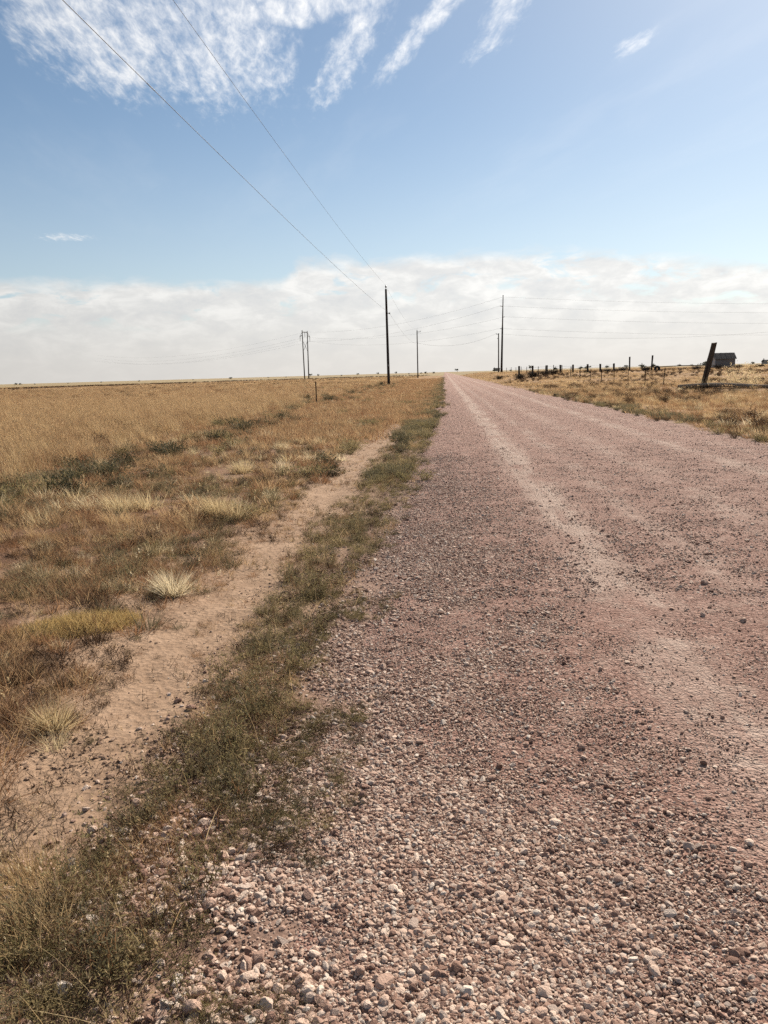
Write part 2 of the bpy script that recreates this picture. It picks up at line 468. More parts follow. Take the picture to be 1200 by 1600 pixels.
def road_material():
    m, g = newmat('road_gravel')
    P = g.n('ShaderNodeNewGeometry', 'Position')
    x, y, z = g.sep(P)
    P2 = g.xyz(x, y, 0.0)
    n1 = g.noise(g.xyz(x, g.mul(y, 0.16), 0.0), 1.1, 5, 0.6)
    wx = g.add(x, g.add(g.mul(g.sub(n1, 0.5), 0.26), g.mul(g.sub(g.noise(P2, 7.0, 3), 0.5), 0.18)))
    n2 = g.noise(P2, 2.6, 5, 0.65)
    cell = g.vor(P2, 95.0, 'Color')
    cs = g.sep(cell)[0]
    cell2 = g.vor(P2, 42.0, 'Color')
    cs2 = g.sep(cell2)[1]
    f = g.add(g.mul(cs, 0.42), g.add(g.mul(cs2, 0.25), g.mul(n2, 0.33)))
    col = g.ramp(f, [(0.18, (0.145, 0.080, 0.061)), (0.42, (0.285, 0.162, 0.130)), (0.62, (0.41, 0.255, 0.208)), (0.85, (0.60, 0.425, 0.355))])
    dust = g.ramp(n2, [(0.3, (0.41, 0.30, 0.25)), (0.7, (0.60, 0.475, 0.405))])
    tr = g.add(g.mul(g.gauss(wx, 1.18, 0.23), 1.35), g.add(g.mul(g.gauss(wx, 1.95, 0.16), 0.55), g.add(g.mul(g.gauss(wx, 2.95, 0.26), 0.50), g.add(g.mul(g.gauss(wx, 4.35, 0.24), 0.80), g.mul(g.gauss(wx, 5.2, 0.2), 0.3)))))
    tr = g.mul(tr, g.sstep(y, 2.5, 8.0, 0.45, 1.0))
    tr = g.mul(tr, g.sstep(g.noise(g.xyz(x, g.mul(y, 0.5), 2.0), 1.6, 4, 0.6), 0.32, 0.60))
    tr = g.mul(tr, g.sstep(g.noise(g.xyz(g.mul(x, 13.0), g.mul(y, 0.35), 5.0), 1.0, 4, 0.6), 0.30, 0.62, 0.35, 1.15))
    fines = g.mul(g.sstep(g.noise(P2, 4.5, 5, 0.7), 0.50, 0.66), 0.42)
    col = g.mix(g.m('MINIMUM', g.add(tr, fines), 0.92), col, dust)
    h = g.add(g.mul(g.sub(1.0, g.vor(P2, 95.0)), 0.45), g.add(g.mul(g.sub(1.0, g.vor(P2, 42.0)), 0.55), g.mul(g.noise(P2, 220.0, 3), 0.25)))
    return finish(m, g, col, 0.93, g.bump(h, 1.0, 0.022), spec=0.15, k=0.61)
M['ground'] = ground_material()
M['road'] = road_material()

# ------------------------------------------------------------------ ground and road sheets
def spaced(lo, hi, a, b, step, grow):
    """even steps between a and b, then growing steps out to lo and hi"""
    mid = list(np.arange(a, b + 1e-6, step))
    out, s, v = [], step, b
    while v < hi:
        s *= grow; v += s; out.append(min(v, hi))
    low, s, v = [], step, a
    while v > lo:
        s *= grow; v -= s; low.append(max(v, lo))
    return np.array(low[::-1] + mid + out)
def sheet(xs, ys):
    X, Y = np.meshgrid(xs, ys)
    idx = np.arange(X.size).reshape(X.shape)
    f = np.stack([idx[:-1, :-1], idx[:-1, 1:], idx[1:, 1:], idx[1:, :-1]], -1).reshape(-1, 4)
    return X, Y, f
gx = spaced(-9000, 9000, -4.5, 1.0, 0.06, 1.045)
gy = spaced(-60, 14000, 0.8, 11.0, 0.06, 1.028)
X, Y, F = sheet(gx, gy)
Z = height(X, Y)
me = mesh_from('ground', np.stack([X, Y, Z], -1).reshape(-1, 3), F, True)
at = me.attributes.new('bank', 'FLOAT', 'POINT')
bw = np.exp(-(bank_dist(X, Y) / 4.0) ** 2) * ss(fbm(X, Y, 0.07, 3, 31), 0.25, 0.5)
at.data.foreach_set('value', bw.ravel().astype(np.float32))
tag(obj('ground', me, M['ground']), kind='structure')

ys = spaced(-30, 9000, 0.8, 10.0, 0.05, 1.03)
ts = np.linspace(0, 1, 150)
T, Yr = np.meshgrid(ts, ys)
el_, er_ = edge_left(Yr) - 0.15, edge_right(Yr) + 0.15
Xr = el_ + (er_ - el_) * T
lift = np.minimum(np.minimum(Xr - el_, er_ - Xr) / 0.30, 1.0)
Zr = height(Xr, Yr) - 0.02 + 0.034 * lift + 0.008 * (fbm(Xr, Yr, 9.0, 2, 40) - 0.5)
idx = np.arange(Xr.size).reshape(Xr.shape)
F = np.stack([idx[:-1, :-1], idx[:-1, 1:], idx[1:, 1:], idx[1:, :-1]], -1).reshape(-1, 4)
tag(obj('gravel_road', mesh_from('gravel_road', np.stack([Xr, Yr, Zr], -1).reshape(-1, 3), F, True), M['road']), kind='structure')
def surf(x, y):
    """height of whatever lies on top at x, y"""
    x = np.asarray(x, float); y = np.asarray(y, float)
    a, b = edge_left(y) - 0.15, edge_right(y) + 0.15
    lf = np.minimum(np.minimum(x - a, b - x) / 0.30, 1.0)
    return height(x, y) + np.where(lf > 0, np.maximum(0, -0.02 + 0.034 * lf), 0)
def surf1(x, y):
    return float(surf(np.array([x]), np.array([y]))[0])

# ------------------------------------------------------------------ scatter by geometry nodes (stuff only)
def scatter(name, protos, pts, rot, scl, idx):
    coll = bpy.data.collections.new(name + '_pieces')
    for i, me in enumerate(protos):
        coll.objects.link(bpy.data.objects.new('%s_piece_%02d' % (name, i), me))
    me = bpy.data.meshes.new(name)
    n = len(pts)
    me.vertices.add(n)
    me.vertices.foreach_set('co', np.asarray(pts, np.float32).ravel())
    for nm, arr in (('rot', rot), ('scl', scl)):
        a = me.attributes.new(nm, 'FLOAT_VECTOR', 'POINT')
        a.data.foreach_set('vector', np.asarray(arr, np.float32).ravel())
    a = me.attributes.new('idx', 'INT', 'POINT')
    a.data.foreach_set('value', np.asarray(idx, np.int32))
    o = bpy.data.objects.new(name, me)
    COL.objects.link(o)
    ng = bpy.data.node_groups.new(name + '_scatter', 'GeometryNodeTree')
    ng.interface.new_socket('Geometry', in_out='INPUT', socket_type='NodeSocketGeometry')
    ng.interface.new_socket('Geometry', in_out='OUTPUT', socket_type='NodeSocketGeometry')
    N = ng.nodes.new
    gi, go = N('NodeGroupInput'), N('NodeGroupOutput')
    ci = N('GeometryNodeCollectionInfo')
    ci.inputs['Collection'].default_value = coll
    ci.inputs['Separate Children'].default_value = True
    ci.inputs['Reset Children'].default_value = True
    ip = N('GeometryNodeInstanceOnPoints')
    ip.inputs['Pick Instance'].default_value = True
    def na(nm, dt):
        q = N('GeometryNodeInputNamedAttribute'); q.data_type = dt
        q.inputs['Name'].default_value = nm
        return q.outputs[0]
    L = ng.links.new
    L(gi.outputs[0], ip.inputs['Points'])
    L(ci.outputs[0], ip.inputs['Instance'])
    L(na('idx', 'INT'), ip.inputs['Instance Index'])
    L(na('rot', 'FLOAT_VECTOR'), ip.inputs['Rotation'])
    L(na('scl', 'FLOAT_VECTOR'), ip.inputs['Scale'])
    L(ip.outputs[0], go.inputs[0])
    md = o.modifiers.new('scatter', 'NODES')
    md.node_group = ng
    o['kind'] = 'stuff'
    return o
def in_view(x, y, margin=1.2):
    return (x > -0.66 * y - margin) & (x < 0.46 * y + margin)
def field_points(n, x0, x1, y0, y1, dens, power=0.0, margin=1.2):
    """random points with density dens(x, y) in 0..1; power > 0 thins them with distance"""
    u = rng.random(n)
    if power:
        k = 1 - power if power != 1 else 0.001
        y = (y0 ** k + u * (y1 ** k - y0 ** k)) ** (1 / k)
    else:
        y = y0 + u * (y1 - y0)
    lo = np.maximum(x0, -0.66 * y - margin); hi = np.minimum(x1, 0.46 * y + margin)
    x = lo + rng.random(n) * (hi - lo)
    # weight by the width of the strip at that distance so density stays even across it
    wmax = (hi - lo).max()
    keep = (hi > lo) & (rng.random(n) < (hi - lo) / wmax) & (rng.random(n) < dens(x, y))
    return x[keep], y[keep]

# ------------------------------------------------------------------ piece shapes
import bmesh
def make_stone(seed, flat=0.7, sub=2):
    r = random.Random(seed)
    bm = bmesh.new()
    bmesh.ops.create_icosphere(bm, subdivisions=sub, radius=1.0)
    planes = []
    for k in range(r.randint(7, 11)):
        d = Vector((r.gauss(0, 1), r.gauss(0, 1), r.gauss(0, 1))).normalized()
        planes.append((d, r.uniform(0.46, 0.80)))
    st = (r.uniform(0.9, 1.45), r.uniform(0.8, 1.2), flat * r.uniform(0.9, 1.3))
    for v in bm.verts:
        p = v.co.copy()
        for d, h in planes:
            q = p.dot(d)
            if q > h:
                p -= d * (q - h)
        v.co = Vector((p.x * st[0], p.y * st[1], p.z * st[2]))
    me = bpy.data.meshes.new('stone_shape')
    bm.to_mesh(me); bm.free()
    me.polygons.foreach_set('use_smooth', np.ones(len(me.polygons), bool))
    me.set_sharp_from_angle(angle=R(17))
    return me
def with_mat(me, mat):
    me.materials.append(mat)
    return me

class Leafy:
    """collects ribbons and leaf faces for a plant"""
    def __init__(s, seed):
        s.r = random.Random(seed); s.v = []; s.f = []; s.mi = []
    def ribbon(s, p, az, length, lean, curl, w, seg=3, mi=0, bend_to=None):
        r = s.r
        b = len(s.v)
        pos = Vector(p)
        side = Vector((-math.sin(az), math.cos(az), 0))
        tw = r.uniform(-1.2, 1.2)
        ang = lean
        for i in range(seg + 1):
            t = i / seg
            d = Vector((math.cos(az) * math.sin(ang), math.sin(az) * math.sin(ang), math.cos(ang)))
            sd_ = (side * math.cos(tw) + d.cross(side) * math.sin(tw))
            ww = w * (1 - 0.85 * t) * 0.5
            if i == seg:
                s.v.append(tuple(pos))
            else:
                s.v.append(tuple(pos - sd_ * ww)); s.v.append(tuple(pos + sd_ * ww))
            pos = pos + d * (length / seg)
            ang += curl / seg
        for i in range(seg):
            a = b + 2 * i
            if i == seg - 1:
                s.f.append((a, a + 1, a + 2))
            else:
                s.f.append((a, a + 1, a + 3, a + 2))
            s.mi.append(mi)
        return pos
    def leaf(s, p, d, l, w, mi=0):
        r = s.r
        d = Vector(d).normalized()
        a = d.cross(Vector((r.gauss(0, 1), r.gauss(0, 1), r.gauss(0, 1)))).normalized()
        p = Vector(p); b = len(s.v)
        s.v += [tuple(p), tuple(p + d * l * 0.5 + a * w * 0.5), tuple(p + d * l), tuple(p + d * l * 0.5 - a * w * 0.5)]
        s.f.append((b, b + 1, b + 2, b + 3)); s.mi.append(mi)
    def mesh(s, name, mats):
        me = mesh_from(name, s.v, s.f)
        for m in mats:
            me.materials.append(m)
        if len(mats) > 1:
            me.polygons.foreach_set('material_index', np.array(s.mi, np.int32))
        return me

WIND = math.pi * 0.93      # dry grass leans toward -X
def tuft(seed, n, h0, h1, spread, w, mats, lean=0.35, windy=0.5, heads=0.0, name='tuft_shape', curl=0.5, seg=3):
    L = Leafy(seed); r = L.r
    for k in range(n):
        a = r.uniform(0, 2 * math.pi); q = spread * math.sqrt(r.random())
        base = (math.cos(a) * q, math.sin(a) * q, -0.01)
        if r.random() < windy:
            az = WIND + r.gauss(0, 0.6)
        else:
            az = a + r.gauss(0, 0.5)
        ln = abs(r.gauss(0, lean)) + 0.08 + 0.5 * lean * (q / spread if spread else 0)
        h = r.uniform(h0, h1)
        hd = r.random() < heads
        tip = L.ribbon(base, az, h * (1.35 if hd else 1), min(ln, 1.3), r.uniform(0.1, curl), w * (0.6 if hd else 1), seg, 0)
        if hd:
            for j in range(5):
                d = Vector((math.cos(az) * 0.7 + r.gauss(0, .3), math.sin(az) * 0.7 + r.gauss(0, .3), 0.6 - 0.2 * j))
                L.leaf(tip - Vector((math.cos(az) * .2, math.sin(az) * .2, .8)) * h * 0.03 * j, d, h * 0.07, w * 1.3, len(mats) - 1)
    return L.mesh(name, mats)
def weed(seed, stems, leaves, rad, hgt, lw, mats, name='weed_shape', flat=0.5, stem_w=0.003):
    """low spreading weed: thin stems that branch out with many small leaves"""
    L = Leafy(seed); r = L.r
    for k in range(stems):
        az = r.uniform(0, 2 * math.pi)
        reach = r.uniform(0.35, 1.0)
        ln = math.atan2(rad * reach, hgt * r.uniform(0.45, 1.1)) * r.uniform(0.75, 1.1)
        length = math.hypot(rad * reach, hgt * r.uniform(0.4, 0.9))
        b0 = (r.gauss(0, rad * 0.18), r.gauss(0, rad * 0.18), -0.008)
        L.ribbon(b0, az, length, min(ln, 1.45), r.uniform(-0.5, 0.25), stem_w, 3, 1)
        ang = min(ln, 1.45)
        for j in range(leaves):
            t = r.uniform(0.12, 1.03)
            d = Vector((math.cos(az) * math.sin(ang), math.sin(az) * math.sin(ang), math.cos(ang)))
            p = Vector(b0) + d * (length * t) + Vector((r.gauss(0, 1), r.gauss(0, 1), r.gauss(0, 0.7))) * lw * 1.6
            if p.z < 0.002: p.z = r.uniform(0.002, 0.012)
            dl = d + Vector((r.gauss(0, .8), r.gauss(0, .8), r.gauss(0.3, .6)))
            L.leaf(p, dl, lw * r.uniform(1.2, 3.2), lw * r.uniform(0.35, 0.7), 0)
    return L.mesh(name, mats)
def twigs(seed, n, l, mats, w=0.004):
    L = Leafy(seed); r = L.r
    for k in range(n):
        az = r.uniform(0, 2 * math.pi)
        p = (r.gauss(0, l * 0.15), r.gauss(0, l * 0.15), 0.0)
        ln = r.uniform(0.5, 1.4)
        tip = L.ribbon(p, az, l * r.uniform(0.4, 1), ln, r.uniform(-0.6, 0.4), w, 3, 0)
        for j in range(2):
            L.ribbon((Vector(p) + (tip - Vector(p)) * r.uniform(0.3, 0.8)), az + r.gauss(0, .9), l * r.uniform(.2, .45), ln * r.uniform(0.4, 1), r.uniform(-.5, .3), w * .7, 2, 0)
    return L.mesh('twig_shape', mats)

# ------------------------------------------------------------------ gravel
stones = [with_mat(make_stone(100 + k, 0.72), M['stone']) for k in range(9)] + [with_mat(make_stone(140 + k, 0.7), M['stone_pale']) for k in range(3)]
TRACKS = ((1.22, 0.22, 0.85), (1.95, 0.15, 0.4), (2.95, 0.26, 0.6), (4.35, 0.26, 0.65), (5.2, .2, .3))
def track_w(x, y):
    xx = x + 0.5 * (fbm(x, y * 0.2, 1.1, 3, 50) - 0.5)
    t = 0
    for c, w, k in TRACKS:
        t = np.maximum(t, k * np.exp(-((xx - c) / w) ** 2))
    return t
def margin_w(x, y):
    """loose windrow of coarse stone along the left edge"""
    xx = x + 0.35 * (fbm(x, y, 1.5, 3, 51) - 0.5)
    return ss(xx, -0.88, -0.50) * (1 - ss(xx, 0.05, 1.05))
def dens_small(x, y):
    p = 0.30 + 0.70 * ss(fbm(x, y, 3.2, 3, 52), 0.34, 0.62)
    d = p * (1 - 0.70 * track_w(x, y)) * (0.60 + 0.40 * margin_w(x, y))
    return d * ss(x, edge_left(y) - 0.25, edge_left(y) + 0.1) * (1 - ss(x, edge_right(y) - .1, edge_right(y) + .15))
parts = []
def stones_at(n, x0, x1, y0, y1, dens, size, power=1.5, sink=0.25):
    x, y = field_points(n, x0, x1, y0, y1, dens, power)
    s = size(x, y, len(x))
    k = len(x)
    z = surf(x, y) + s * (0.45 - sink)
    rot = np.stack([rng.normal(0, 0.35, k), rng.normal(0, 0.35, k), rng.random(k) * 6.283], -1)
    sc = s[:, None] * rng.uniform(0.85, 1.15, (k, 3))
    ii = np.where(rng.random(k) < 0.86, rng.integers(0, 9, k), rng.integers(9, 12, k))
    parts.append((np.stack([x, y, z], -1), rot, sc, ii))
# radii in metres
stones_at(380000, -1.1, 1.6, 1.2, 14, lambda x, y: margin_w(x, y) * (0.10 + 0.90 * ss(fbm(x, y, 2.3, 3, 53), 0.34, 0.60)),
          lambda x, y, n: np.clip(rng.lognormal(math.log(0.0043), 0.46, n), 0.0020, 0.015))
stones_at(620000, -0.7, 6.4, 1.2, 15, dens_small, lambda x, y, n: np.clip(rng.lognormal(math.log(0.0033), 0.40, n), 0.0017, 0.009))
stones_at(170000, -0.7, 6.4, 5, 60, lambda x, y: dens_small(x, y) * 0.8, lambda x, y, n: np.clip(rng.lognormal(math.log(0.0064), 0.38, n), 0.0035, 0.018), 1.6)
stones_at(3800, -0.6, 6.3, 1.3, 40, lambda x, y: (0.35 + 0.65 * margin_w(x, y)), lambda x, y, n: np.clip(rng.lognormal(math.log(0.0095), 0.3, n), 0.006, 0.018), 1.6, 0.15)
# coarser pale stone thrown into the weeds beside the road
stones_at(60000, -1.45, -0.30, 1.0, 10, lambda x, y: ss(x, -1.35, -0.62) * ss(fbm(x, y, 2.4, 3, 54), 0.38, 0.6) * (1 - 0.75 * ss(y, 2.5, 6)) + 0.05,
          lambda x, y, n: np.clip(rng.lognormal(math.log(0.0066), 0.5, n), 0.003, 0.024), 1.8)
stones_at(2500, -3.5, -0.8, 1.2, 12, lambda x, y: np.full_like(x, 0.25), lambda x, y, n: np.clip(rng.lognormal(math.log(0.004), 0.4, n), 0.002, 0.010), 1.6)
cat_ = [np.concatenate([p[i] for p in parts]) for i in range(4)]
gr = scatter('gravel', stones, *cat_)
tag(gr, 'pinkish crushed gravel lying loose over the dirt road', 'gravel')
n_gravel = len(cat_[0])

# clods and dry bits on the bare wheel path
clods = [with_mat(make_stone(180 + k, 0.6, 1), M['clod']) for k in range(5)]
x, y = field_points(90000, -8, -0.7, 1.2, 30, lambda x, y: 0.06 + 0.94 * ss(fbm(x, y, 1.7, 3, 60), 0.48, 0.68), 1.7)
k = len(x); s = np.clip(rng.lognormal(math.log(0.0045), 0.5, k), 0.002, 0.016)
tag(scatter('dirt_clods', clods, np.stack([x, y, surf(x, y) + s * 0.15], -1), np.stack([rng.normal(0, .3, k), rng.normal(0, .3, k), rng.random(k) * 6.28], -1), s[:, None] * rng.uniform(.7, 1.3, (k, 3)), rng.integers(0, 5, k)),
    'small dark clods and crumbs on the bare sandy wheel path', 'dirt')
tw = [twigs(200 + k, 3, 0.055, [M['twig']], 0.0028) for k in range(4)] + [twigs(210 + k, 4, 0.06, [M['weed_brown']], 0.003) for k in range(3)]
x, y = field_points(50000, -8, -0.6, 1.2, 26, lambda x, y: 0.10 + 0.9 * ss(fbm(x, y, 1.3, 3, 61), 0.50, 0.66), 1.7)
k = len(x)
tag(scatter('dry_twigs', tw, np.stack([x, y, surf(x, y)], -1), np.stack([rng.normal(0, .2, k), rng.normal(0, .2, k), rng.random(k) * 6.28], -1), rng.uniform(.4, 1.3, (k, 1)) * np.ones((1, 3)), rng.integers(0, 7, k)),
    'dry dark twigs and dead stems strewn on the bare sand', 'twigs')

def lay(name, protos, x, y, s0, s1, label, cat, tilt=0.08, zs=(0.8, 1.2)):
    k = len(x)
    s = rng.uniform(s0, s1, k) if np.isscalar(s0) else s0
    rot = np.stack([rng.normal(0, tilt, k), rng.normal(0, tilt, k), rng.normal(0, 0.45, k)], -1)
    sc = s[:, None] * np.stack([np.ones(k), np.ones(k), rng.uniform(zs[0], zs[1], k)], -1)
    return tag(scatter(name, protos, np.stack([x, y, surf(x, y) - 0.004], -1), rot, sc, rng.integers(0, len(protos), k)), label, cat)

# ------------------------------------------------------------------ grass and weeds (stuff)
P_straw = [tuft(300 + k, 60, 0.20, 0.50, 0.11, 0.0060, [M[('straw', 'straw_gold', 'straw_gold', 'straw', 'straw_red')[k]], M['straw']], 0.34, 0.75, 0.12) for k in range(5)]
P_wide = [tuft(320 + k, 80, 0.24, 0.52, 0.36, 0.013, [M[('straw', 'straw_gold', 'straw', 'straw_red', 'straw')[k]]], 0.38, 0.75, 0.0) for k in range(5)]
P_far = [tuft(340 + k, 90, 0.26, 0.52, 1.3, 0.034, [M['straw_gold' if k == 1 else 'straw'], M['straw']], 0.36, 0.6, 0.1, seg=2) for k in range(4)]
P_low = [tuft(360 + k, 40, 0.05, 0.17, 0.08, 0.0034, [M['straw']], 0.6, 0.35) for k in range(4)] + \
        [tuft(370 + k, 44, 0.05, 0.16, 0.09, 0.0034, [M['straw_red']], 0.65, 0.3) for k in range(4)]
P_lowwide = [tuft(380 + k, 60, 0.08, 0.22, 0.30, 0.009, [M['straw']], 0.55, 0.4) for k in range(3)] + \
            [tuft(386 + k, 60, 0.08, 0.22, 0.30, 0.009, [M['straw_red']], 0.6, 0.35) for k in range(3)]
P_weed = [weed(400 + k, 30, 17, 0.13, 0.085, 0.0052, [M['weed_green'], M['weed_brown']], stem_w=0.0022) for k in range(5)]
P_weedg = [weed(410 + k, 28, 15, 0.12, 0.08, 0.0052, [M['weed_grey'], M['weed_brown']], stem_w=0.0022) for k in range(3)]
P_weedb = [weed(420 + k, 26, 10, 0.12, 0.09, 0.005, [M['weed_brown'], M['twig']], stem_w=0.0022) for k in range(3)]
def stalky(seed, n, h, mats):
    """upright weed: a few stiff stems with small leaves and bare tips"""
    L = Leafy(seed); r = L.r
    for k in range(n):
        az = r.uniform(0, 6.283)
        b0 = (r.gauss(0, .025), r.gauss(0, .025), -0.005)
        ln = r.uniform(0.05, 0.75); le = h * r.uniform(.5, 1.0)
        tip = L.ribbon(b0, az, le, ln, r.uniform(-0.2, 0.3), 0.0032, 3, 1)
        d = (tip - Vector(b0)).normalized()
        for j in range(11):
            p = Vector(b0).lerp(tip, r.uniform(0.1, 0.98))
            L.leaf(p, d * 0.6 + Vector((r.gauss(0, .7), r.gauss(0, .7), r.gauss(0.1, .4))), r.uniform(.010, .024), r.uniform(.0025, .005), 0)
    return L.mesh('stalky_weed', mats)
P_stalk = [stalky(460 + k, 16, 0.15, [M['weed_green'], M['weed_brown']]) for k in range(3)] + [stalky(470 + k, 14, 0.14, [M['weed_grey'], M['straw_red']]) for k in range(2)]
P_weedfar = [weed(430 + k, 30, 16, 0.32, 0.24, 0.022, [M['weed_green'], M['twig']], stem_w=0.008) for k in range(3)] + \
            [weed(436 + k, 30, 16, 0.32, 0.24, 0.022, [M['weed_grey'], M['twig']], stem_w=0.008) for k in range(2)]
P_weeddark = [weed(440 + k, 34, 16, 0.36, 0.30, 0.024, [M['weed_dark'], M['twig']], stem_w=0.008) for k in range(3)]
P_weedbfar = [weed(446 + k, 34, 14, 0.36, 0.30, 0.024, [M['weed_brown'], M['twig']], stem_w=0.009) for k in range(3)]

def field_edge(y):
    return -6.9 - 0.04 * np.clip(y - 11, 0, 60) + 1.2 * (fbm(y * 0 + 1.0, y, 0.22, 3, 70) - 0.5)
def in_field(x, y):
    return 1 - ss(x, field_edge(y) - 0.7, field_edge(y) + 0.7)
x, y = field_points(36000, -40, -5.5, 7, 48, lambda x, y: in_field(x, y) * (0.15 + 0.85 * ss(fbm(x, y, 0.8, 3, 71), 0.36, 0.56)), 0.6)
lay('field_grass', P_straw, x, y, 0.65, 1.3, 'tall golden dry grass leaning in the wind over the left field', 'grass')
x, y = field_points(34000, -140, -6, 28, 150, lambda x, y: in_field(x, y) * (0.15 + 0.85 * ss(fbm(x * 0.5, y, 0.22, 3, 72), 0.36, 0.58)), 0.9)
lay('field_grass', P_wide, x, y, 0.75, 1.2, 'golden dry grass over the middle of the left field', 'grass', zs=(0.6, 0.95))
x, y = field_points(34000, -330, -6, 110, 380, lambda x, y: in_field(x, y) * (0.2 + 0.8 * ss(fbm(x * 0.3, y, 0.09, 3, 73), 0.36, 0.56)) * (1 - 0.97 * np.exp(-(bank_dist(x, y) / 7) ** 2)) * (1 - 0.85 * ss(y, 330, 350)), 0.9)
lay('field_grass', P_far, x, y, 0.7, 1.1, 'golden dry grass over the far end of the left field', 'grass', zs=(0.30, 0.55))

# mixed dry verge between the wheel path and the field
def verge(x, y):
    return ss(-x, 1.5, 2.3) * (1 - in_field(x, y) * 0.7)
def patchy(x, y, f, seed, a=0.40, b=0.60):
    return ss(fbm(x, y, f, 3, seed), a, b)
x, y = field_points(10000, -11, -1.6, 2.0, 40, lambda x, y: (0.05 + 0.95 * verge(x, y)) * (0.04 + 0.96 * patchy(x, y, 0.9, 74, 0.46, 0.66)), 0.9)
lay('dry_verge_grass', P_low, x, y, 0.6, 1.5, 'short reddish and tan dry grass on the verge beside the field', 'grass')
x, y = field_points(900, -11, -2.0, 7, 60, lambda x, y: verge(x, y) * patchy(x, y, 0.7, 75, 0.45, 0.6), 0.9)
lay('dry_verge_grass', P_straw, x, y, 0.35, 0.8, 'taller tan grass tufts on the verge', 'grass')
x, y = field_points(16000, -9, -0.6, 18, 190, lambda x, y: (1 - in_field(x, y)) * (0.35 + 0.65 * patchy(x, y, 0.35, 76, 0.3, 0.5)) * (ss(-x, 1.4, 2.6) + ss(y, 20, 34)).clip(0, 1), 0.9)
lay('dry_verge_grass', P_lowwide, x, y, 0.7, 1.4, 'dry grass on the left verge toward the poles', 'grass')
P_bunch = [tuft(500 + k, 110, 0.05, 0.16, 0.055, 0.0034, [m_], 0.60, 0.25, 0.0, curl=0.7) for k, m_ in enumerate((M['straw'], M['straw_red'], M['straw_red'], M['straw_red'], M['straw'], M['weed_grey'], M['weed_brown'], M['straw_pale']))]
x, y = field_points(13000, -14, -1.75, 2.2, 26, lambda x, y: (0.10 + 0.90 * ss(-x, 1.9, 2.8)) * (1 - 0.6 * in_field(x, y)) * (0.05 + 0.95 * patchy(x, y, 1.0, 97, 0.46, 0.58)), 1.1)
lay('dry_verge_grass', P_bunch, x, y, 0.45, 1.25, 'mounded dry bunch grass on the reddish verge', 'grass', 0.12)
P_bunchwide = [tuft(520 + k, 120, 0.10, 0.28, 0.13, 0.0075, [m_], 0.60, 0.25, 0.0, curl=0.7) for k, m_ in enumerate((M['straw'], M['straw_red'], M['straw_red'], M['straw'], M['weed_grey'], M['straw_pale']))]
x, y = field_points(5200, -13, -1.5, 8, 120, lambda x, y: (1 - 0.8 * in_field(x, y)) * ss(-x, 1.7, 2.6) * (0.15 + 0.85 * patchy(x, y, 0.5, 98, 0.38, 0.56)), 1.0)
lay('dry_verge_grass', P_bunchwide, x, y, 0.4, 1.1, 'mounded dry bunch grass farther along the verge', 'grass', 0.12)
x, y = field_points(5200, -160, -8, 16, 300, lambda x, y: in_field(x, y) * ss(fbm(x * 0.3, y, 0.10, 3, 99), 0.53, 0.62), 0.5)
lay('field_weeds', P_weedbfar + P_weedfar[3:], x, y, 0.6, 1.3, 'brown and grey weeds in darker patches of the left field', 'weeds')
x, y = field_points(5200, -2.6, -1.0, 1.6, 24, lambda x, y: 0.06 + 0.94 * patchy(x, y, 1.6, 110, 0.50, 0.66), 1.1)
lay('path_plants', P_low + P_weedb + P_stalk[3:] + P_bunch[2:3], x, y, 0.15, 0.55, 'tiny dry plants breaking up the bare sandy wheel path', 'plants')
# grey-green weeds through the verge
x, y = field_points(5200, -10, -1.9, 4, 40, lambda x, y: verge(x, y) * patchy(x, y, 0.45, 77, 0.50, 0.64), 1.0)
lay('verge_weeds', P_weedg + P_weed[:2], x, y, 0.6, 1.6, 'grey green weeds scattered through the dry verge', 'weeds')
x, y = field_points(4200, -8, -1.7, 2.5, 26, lambda x, y: (0.3 + 0.7 * verge(x, y)) * patchy(x, y, 0.9, 78, 0.48, 0.62), 1.2)
lay('verge_weeds', P_weedb, x, y, 0.5, 1.5, 'dead brown weeds scattered through the dry verge', 'weeds')
x, y = field_points(3600, -13, -4, 8, 150, lambda x, y: np.exp(-((x - field_edge(y) - 1.2) / 1.5) ** 2) * (0.10 + 0.42 * patchy(x, y, 0.5, 79, 0.40, 0.65)), 0.8)
lay('field_edge_weeds', P_weeddark[:2] + P_weedfar, x, y, 0.35, 1.15, 'dark green weeds in a row along the edge of the left field', 'weeds')
# green strip against the road
def strip(x, y):
    c = -0.96 + 0.22 * ss(y, 7, 25) + 0.26 * (fbm(x * 0 + 2, y, 0.6, 3, 80) - 0.5)
    w = 0.25 + 0.15 * ss(y, 3, 9) + 0.22 * ss(y, 12, 40)
    return np.exp(-((x - c) / w) ** 4)
x, y = field_points(8600, -2.2, 0.1, 1.0, 22, lambda x, y: strip(x, y) * (0.10 + 0.32 * ss(y, 2.3, 3.5) + 0.55 * patchy(x, y, 2.2, 81, 0.40, 0.58)) * (0.85 + 0.15 * ss(y, 1.9, 2.6)), 0.95)
lay('roadside_weeds', P_weed + P_weedg + P_weedb + P_stalk, x, y, 0.4, 1.2, 'low green weeds in a strip along the left road edge', 'weeds')
x, y = field_points(6500, -2.4, 0.2, 11, 220, lambda x, y: strip(x, y) * (0.10 + 0.90 * patchy(x, y, 0.9, 82, 0.42, 0.62)) * (0.4 + 0.6 * ss(y, 14, 30)), 1.1)
lay('roadside_weeds', P_weedfar + P_weedfar[3:] + P_bunchwide[:2], x, y, 0.28, 0.75, 'green weeds along the far left road edge', 'weeds')
x, y = field_points(2200, -1.7, -0.3, 1.0, 14, lambda x, y: strip(x, y) * patchy(x, y, 1.4, 83, 0.45, 0.62), 1.1)
lay('roadside_dry_grass', P_low, x, y, 0.35, 0.8, 'thin dry grass mixed into the green weed strip', 'grass')
